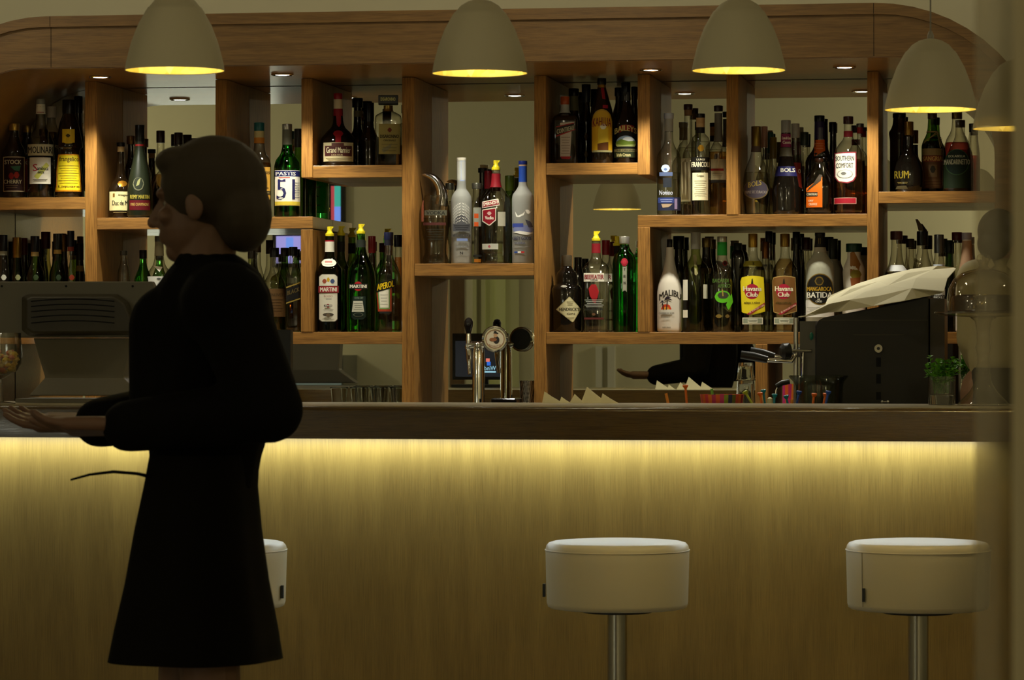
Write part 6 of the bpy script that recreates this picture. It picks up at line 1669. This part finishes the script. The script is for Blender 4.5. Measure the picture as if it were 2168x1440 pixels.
def head(mb, c, fwd, hgt=0.225, tilt=0.0):
    """skull, jaw, nose, brow, chin, lips and ears on one head looking along fwd"""
    f = Vector(fwd).normalized()
    r = Vector((f.y, -f.x, 0)).normalized()
    u = r.cross(f) if r.cross(f).z > 0 else f.cross(r)
    k = hgt / 0.225
    B3 = Matrix((r, f, u)).transposed().to_4x4()
    at_ = lambda x, y, z: Vector(c) + (r * x + f * y + u * z) * k
    mb.ball(at_(0, -0.012, 0.022), Vector((0.074, 0.093, 0.088)) * k, 20, M=B3)
    mb.ball(at_(0, 0.022, -0.035), Vector((0.058, 0.068, 0.072)) * k, 18, M=B3)
    mb.ball(at_(0, 0.058, -0.088), Vector((0.026, 0.024, 0.022)) * k, 12, M=B3)
    mb.ball(at_(0, 0.072, 0.022), Vector((0.052, 0.016, 0.014)) * k, 12, M=B3)
    mb.capsule(at_(0, 0.082, 0.008), 0.009 * k, at_(0, 0.104, -0.030), 0.0125 * k, 10)
    for s_ in (-1, 1):
        mb.ball(at_(0.012 * s_, 0.094, -0.034), 0.008 * k, 8)
        mb.ball(at_(0.040 * s_, 0.062, -0.022), Vector((0.022, 0.018, 0.018)) * k, 10, M=B3)
        mb.ball(at_(0.076 * s_, -0.006, -0.008), Vector((0.009, 0.020, 0.031)) * k, 10, M=B3)
    mb.ball(at_(0, 0.083, -0.056), Vector((0.024, 0.010, 0.0065)) * k, 10, M=B3)
    mb.ball(at_(0, 0.081, -0.067), Vector((0.021, 0.010, 0.0070)) * k, 10, M=B3)
    return at_, B3, k


def eyes(at_, k, root):
    for s_ in (-1, 1):
        o = MB().ball(at_(0.030 * s_, 0.060, 0.002), 0.0105 * k, 12).build('eye', pm('eye_white', (0.22, 0.19, 0.15), 0.3), root)
        MB().ball(at_(0.030 * s_, 0.0665, 0.002), 0.0050 * k, 10).build('iris', pm('iris_dark', (0.02, 0.012, 0.006), 0.15), o)


# --- the walking person in black
PN = 6.1
w_ = lambda px, py, dn=0.0: P(px, py, PN + dn)
pa = w_(430, 725)
person = thing('person', 'person in black jacket and long black skirt walking past the bar', 'person', (pa.x, PN, 0))
cloth_b = pm('black_cloth', (0.0035, 0.003, 0.0025), 0.9, spec=0.1)
skirt_b = pm('black_skirt_cloth', (0.005, 0.0042, 0.003), 0.9, spec=0.1)
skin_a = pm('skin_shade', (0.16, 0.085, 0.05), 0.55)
hair_a = pm('dark_brown_hair', (0.034, 0.021, 0.006), 0.6, bump=0.6, bump_scale=300)
L3 = lambda dn: (0, dn, 0)
hip = w_(425, 1015)
chest = w_(440, 700)
neck = w_(432, 585)
hc_ = w_(432, 430)
mb = MB()
fwd = Vector((-1, 0.08, -0.06))
at_, B3, k = head(mb, hc_, fwd, 0.225)
mb.capsule(w_(446, 500), 0.052, neck, 0.056)
mb.capsule(w_(445, 640), 0.085, w_(440, 760), 0.095)
mb.capsule(w_(440, 760), 0.095, w_(432, 900), 0.085)
mb.capsule(w_(432, 900), 0.085, hip, 0.10)
foot = {}
for s_, dn, kx, ax in ((-1, -0.06, 455, 540), (1, 0.06, 385, 310)):
    hp = w_(425, 1040, dn * 0.6)
    kn = Vector((X(kx, PN + dn), PN + dn, 0.47))
    an = Vector((X(ax, PN + dn), PN + dn, 0.10 if s_ > 0 else 0.15))
    mb.capsule(hp, 0.072, kn, 0.05)
    mb.capsule(kn, 0.05, an, 0.036)
    foot[s_] = an
    mb.capsule(an + Vector((0.02, 0, -0.055 if s_ > 0 else -0.06)), 0.035, an + Vector((-0.13, 0, -0.07 if s_ > 0 else -0.105)), 0.026)
arms = []
for dn, sh, el, wr, hd in ((-0.15, (478, 648), (572, 868), (250, 902), (-1, -0.02, -0.02)), (0.14, (432, 650), (430, 860), (190, 895), (-1, 0.05, 0.0))):
    a, b, c2 = w_(*sh, dn), w_(*el, dn * 1.25), w_(*wr, dn * 0.9)
    mb.capsule(a, 0.048, b, 0.040)
    mb.capsule(b, 0.038, c2, 0.028)
    hand(mb, c2 + Vector((-0.01, 0, 0)), hd, (0, 0.25 if dn < 0 else -0.25, 1), 1 if dn < 0 else -1)
    arms.append((a, b, c2))
mb.capsule(arms[0][0], 0.05, arms[1][0], 0.05)
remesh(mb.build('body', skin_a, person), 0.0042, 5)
eyes(at_, k, person)
# hair gathered at the nape
mb = MB()
mb.ball(at_(0, -0.022, 0.034), Vector((0.087, 0.104, 0.094)), 20, M=B3)
mb.ball(at_(0, -0.075, -0.025), Vector((0.075, 0.055, 0.075)), 16, M=B3)
mb.ball(at_(0, 0.045, 0.082), Vector((0.066, 0.045, 0.030)), 14, M=B3)
mb.ball(at_(0, -0.100, -0.03), Vector((0.036, 0.034, 0.038)), 14, M=B3)
remesh(mb.build('hair', hair_a, person), 0.006, 4)
mb = MB()
mb.capsule(w_(436, 572), 0.062, w_(445, 640), 0.10)
mb.capsule(w_(450, 660), 0.118, w_(446, 790), 0.125)
mb.capsule(w_(446, 790), 0.125, w_(440, 900), 0.118)
mb.capsule(w_(437, 880), 0.118, w_(434, 985), 0.105)
for (a, b, c2), dn in zip(arms, (-0.15, 0.14)):
    mb.capsule(a, 0.078, b, 0.062)
    mb.capsule(b, 0.062, c2 + Vector((0.02, 0, 0)), 0.050)
mb.capsule(arms[0][0], 0.085, arms[1][0], 0.08)
mb.capsule(w_(360, 690), 0.08, w_(350, 850), 0.07)
remesh(mb.build('jacket', cloth_b, person), 0.008, 6)
mb = MB()
rs = []
for py, hw, cx_, dp in ((960, 112, 432, 0.13), (1030, 116, 424, 0.14), (1120, 130, 418, 0.15), (1230, 148, 415, 0.16), (1330, 170, 412, 0.17), (1395, 182, 410, 0.175), (1395, 176, 410, 0.168), (1230, 140, 414, 0.15), (1040, 108, 420, 0.13)):
    c2 = w_(cx_, py)
    hw_m = hw * S(430, PN)
    rs.append([c2 + Vector((hw_m * math.cos(t) * (1 + 0.035 * math.sin(7 * t)), dp * math.sin(t) * (1 + 0.05 * math.sin(5 * t + 1)), 0)) for t in [2 * math.pi * j / 56 for j in range(56)]])
mb.rings(rs)
mb.build('skirt', skirt_b, person, angle=70)
for s_ in (-1, 1):
    an = foot[s_]
    z0 = 0.002 if s_ > 0 else 0.002
    m = MB()
    m.capsule(an + Vector((0.025, 0, -0.055)), 0.042, an + Vector((-0.14, 0, -0.068 if s_ > 0 else -0.115)), 0.031)
    o = m.build('shoe', cloth_b, person)
MB().tube([w_(330, 1012, -0.1), w_(290, 1003, -0.11), w_(240, 999, -0.12), w_(190, 1005, -0.12), w_(150, 1016, -0.11)], [0.004, 0.003, 0.003, 0.0025, 0.002], 8).build('apron_string', cloth_b, person)

# --- the bartender behind the cake dome
BN = 9.90
v_ = lambda px, py, dn=0.0: P(px, py, BN + dn)
bt = thing('person', 'bartender in cream collared shirt and dark apron behind the cake dome', 'person', (v_(2119, 725).x, BN, 0))
cream = pm('cream_shirt', (0.42, 0.36, 0.19), 0.8)
skin_b = pm('skin', (0.30, 0.17, 0.10), 0.5)
mb = MB()
hb_ = v_(2116, 511)
at2, B32, k2 = head(mb, hb_, Vector((0.25, 0.9, -0.25)), 0.168)
mb.capsule(v_(2117, 530), 0.048, v_(2118, 575), 0.05)
mb.capsule(v_(2118, 600), 0.07, v_(2118, 700), 0.08)
mb.capsule(v_(2118, 700), 0.08, v_(2118, 800), 0.088)
ba = []
for sx in (-1, 1):
    a = v_(2118 + sx * 52, 590)
    b = v_(2118 + sx * (56 if sx < 0 else 62), 715, 0.05 if sx > 0 else 0.02)
    c2 = v_(2118 + sx * (34 if sx < 0 else 40), 790, 0.10)
    mb.capsule(a, 0.05, b, 0.042)
    mb.capsule(b, 0.04, c2, 0.03)
    hand(mb, c2, (0, 0.3, -1), (0, -1, -0.3), sx)
    ba.append((a, b, c2))
    hp = v_(2118 + sx * 26, 830)
    kn = Vector((hp.x, BN, 0.5))
    an = Vector((hp.x, BN, 0.09))
    mb.capsule(hp, 0.085, kn, 0.058)
    mb.capsule(kn, 0.056, an, 0.038)
    mb.capsule(Vector((hp.x, BN - 0.02, 0.042)), 0.038, Vector((hp.x, BN + 0.13, 0.032)), 0.03)
mb.capsule(ba[0][0], 0.05, ba[1][0], 0.05)
remesh(mb.build('body', skin_b, bt), 0.0045, 5)
eyes(at2, k2, bt)
mb = MB()
mb.ball(at2(0, -0.020, 0.034), Vector((0.084, 0.100, 0.092)) * k2, 20, M=B32)
mb.ball(at2(0, -0.065, -0.025), Vector((0.072, 0.050, 0.072)) * k2, 16, M=B32)
remesh(mb.build('hair', pm('black_hair', (0.03, 0.022, 0.010), 0.5), bt), 0.006, 4)
mb = MB()
mb.capsule(v_(2118, 592), 0.080, v_(2118, 690), 0.092)
mb.capsule(v_(2118, 690), 0.092, v_(2118, 765), 0.098)
for a, b, c2 in ba:
    mb.capsule(a, 0.058, b, 0.052)
    mb.capsule(b, 0.054, b.lerp(c2, 0.55), 0.048)
mb.capsule(ba[0][0], 0.058, ba[1][0], 0.058)
remesh(mb.build('shirt', cream, bt), 0.007, 5)
for sx in (-1, 1):
    q0, q1, q2, q3 = v_(2118 + sx * 12, 562, -0.075), v_(2118 + sx * 26, 532, -0.06), v_(2118 + sx * 40, 545, -0.055), v_(2118 + sx * 30, 578, -0.09)
    th = Vector((0, 0.006, 0.002))
    MB().rings([[q0 + th, q1 + th, q2 + th, q3 + th], [q0, q1, q2, q3]]).build('collar', cream, bt, smooth=False)
rs = []
for py, hw, dp in ((778, 60, 0.118), (800, 66, 0.122), (860, 70, 0.125), (980, 72, 0.13), (980, 69, 0.124), (800, 62, 0.116)):
    c2 = v_(2118, py)
    rs.append([c2 + Vector((hw * S(2118, BN) * math.cos(t), dp * math.sin(t), 0)) for t in [2 * math.pi * j / 40 for j in range(40)]])
MB().rings(rs).build('apron', pm('apron_charcoal', (0.02, 0.018, 0.012), 0.85), bt)
for sx in (-1, 1):
    hx = v_(2118 + sx * 26, 830).x
    m = MB()
    m.capsule(Vector((hx, BN - 0.025, 0.047)), 0.045, Vector((hx, BN + 0.135, 0.037)), 0.035)
    m.build('shoe', cloth_b, bt)
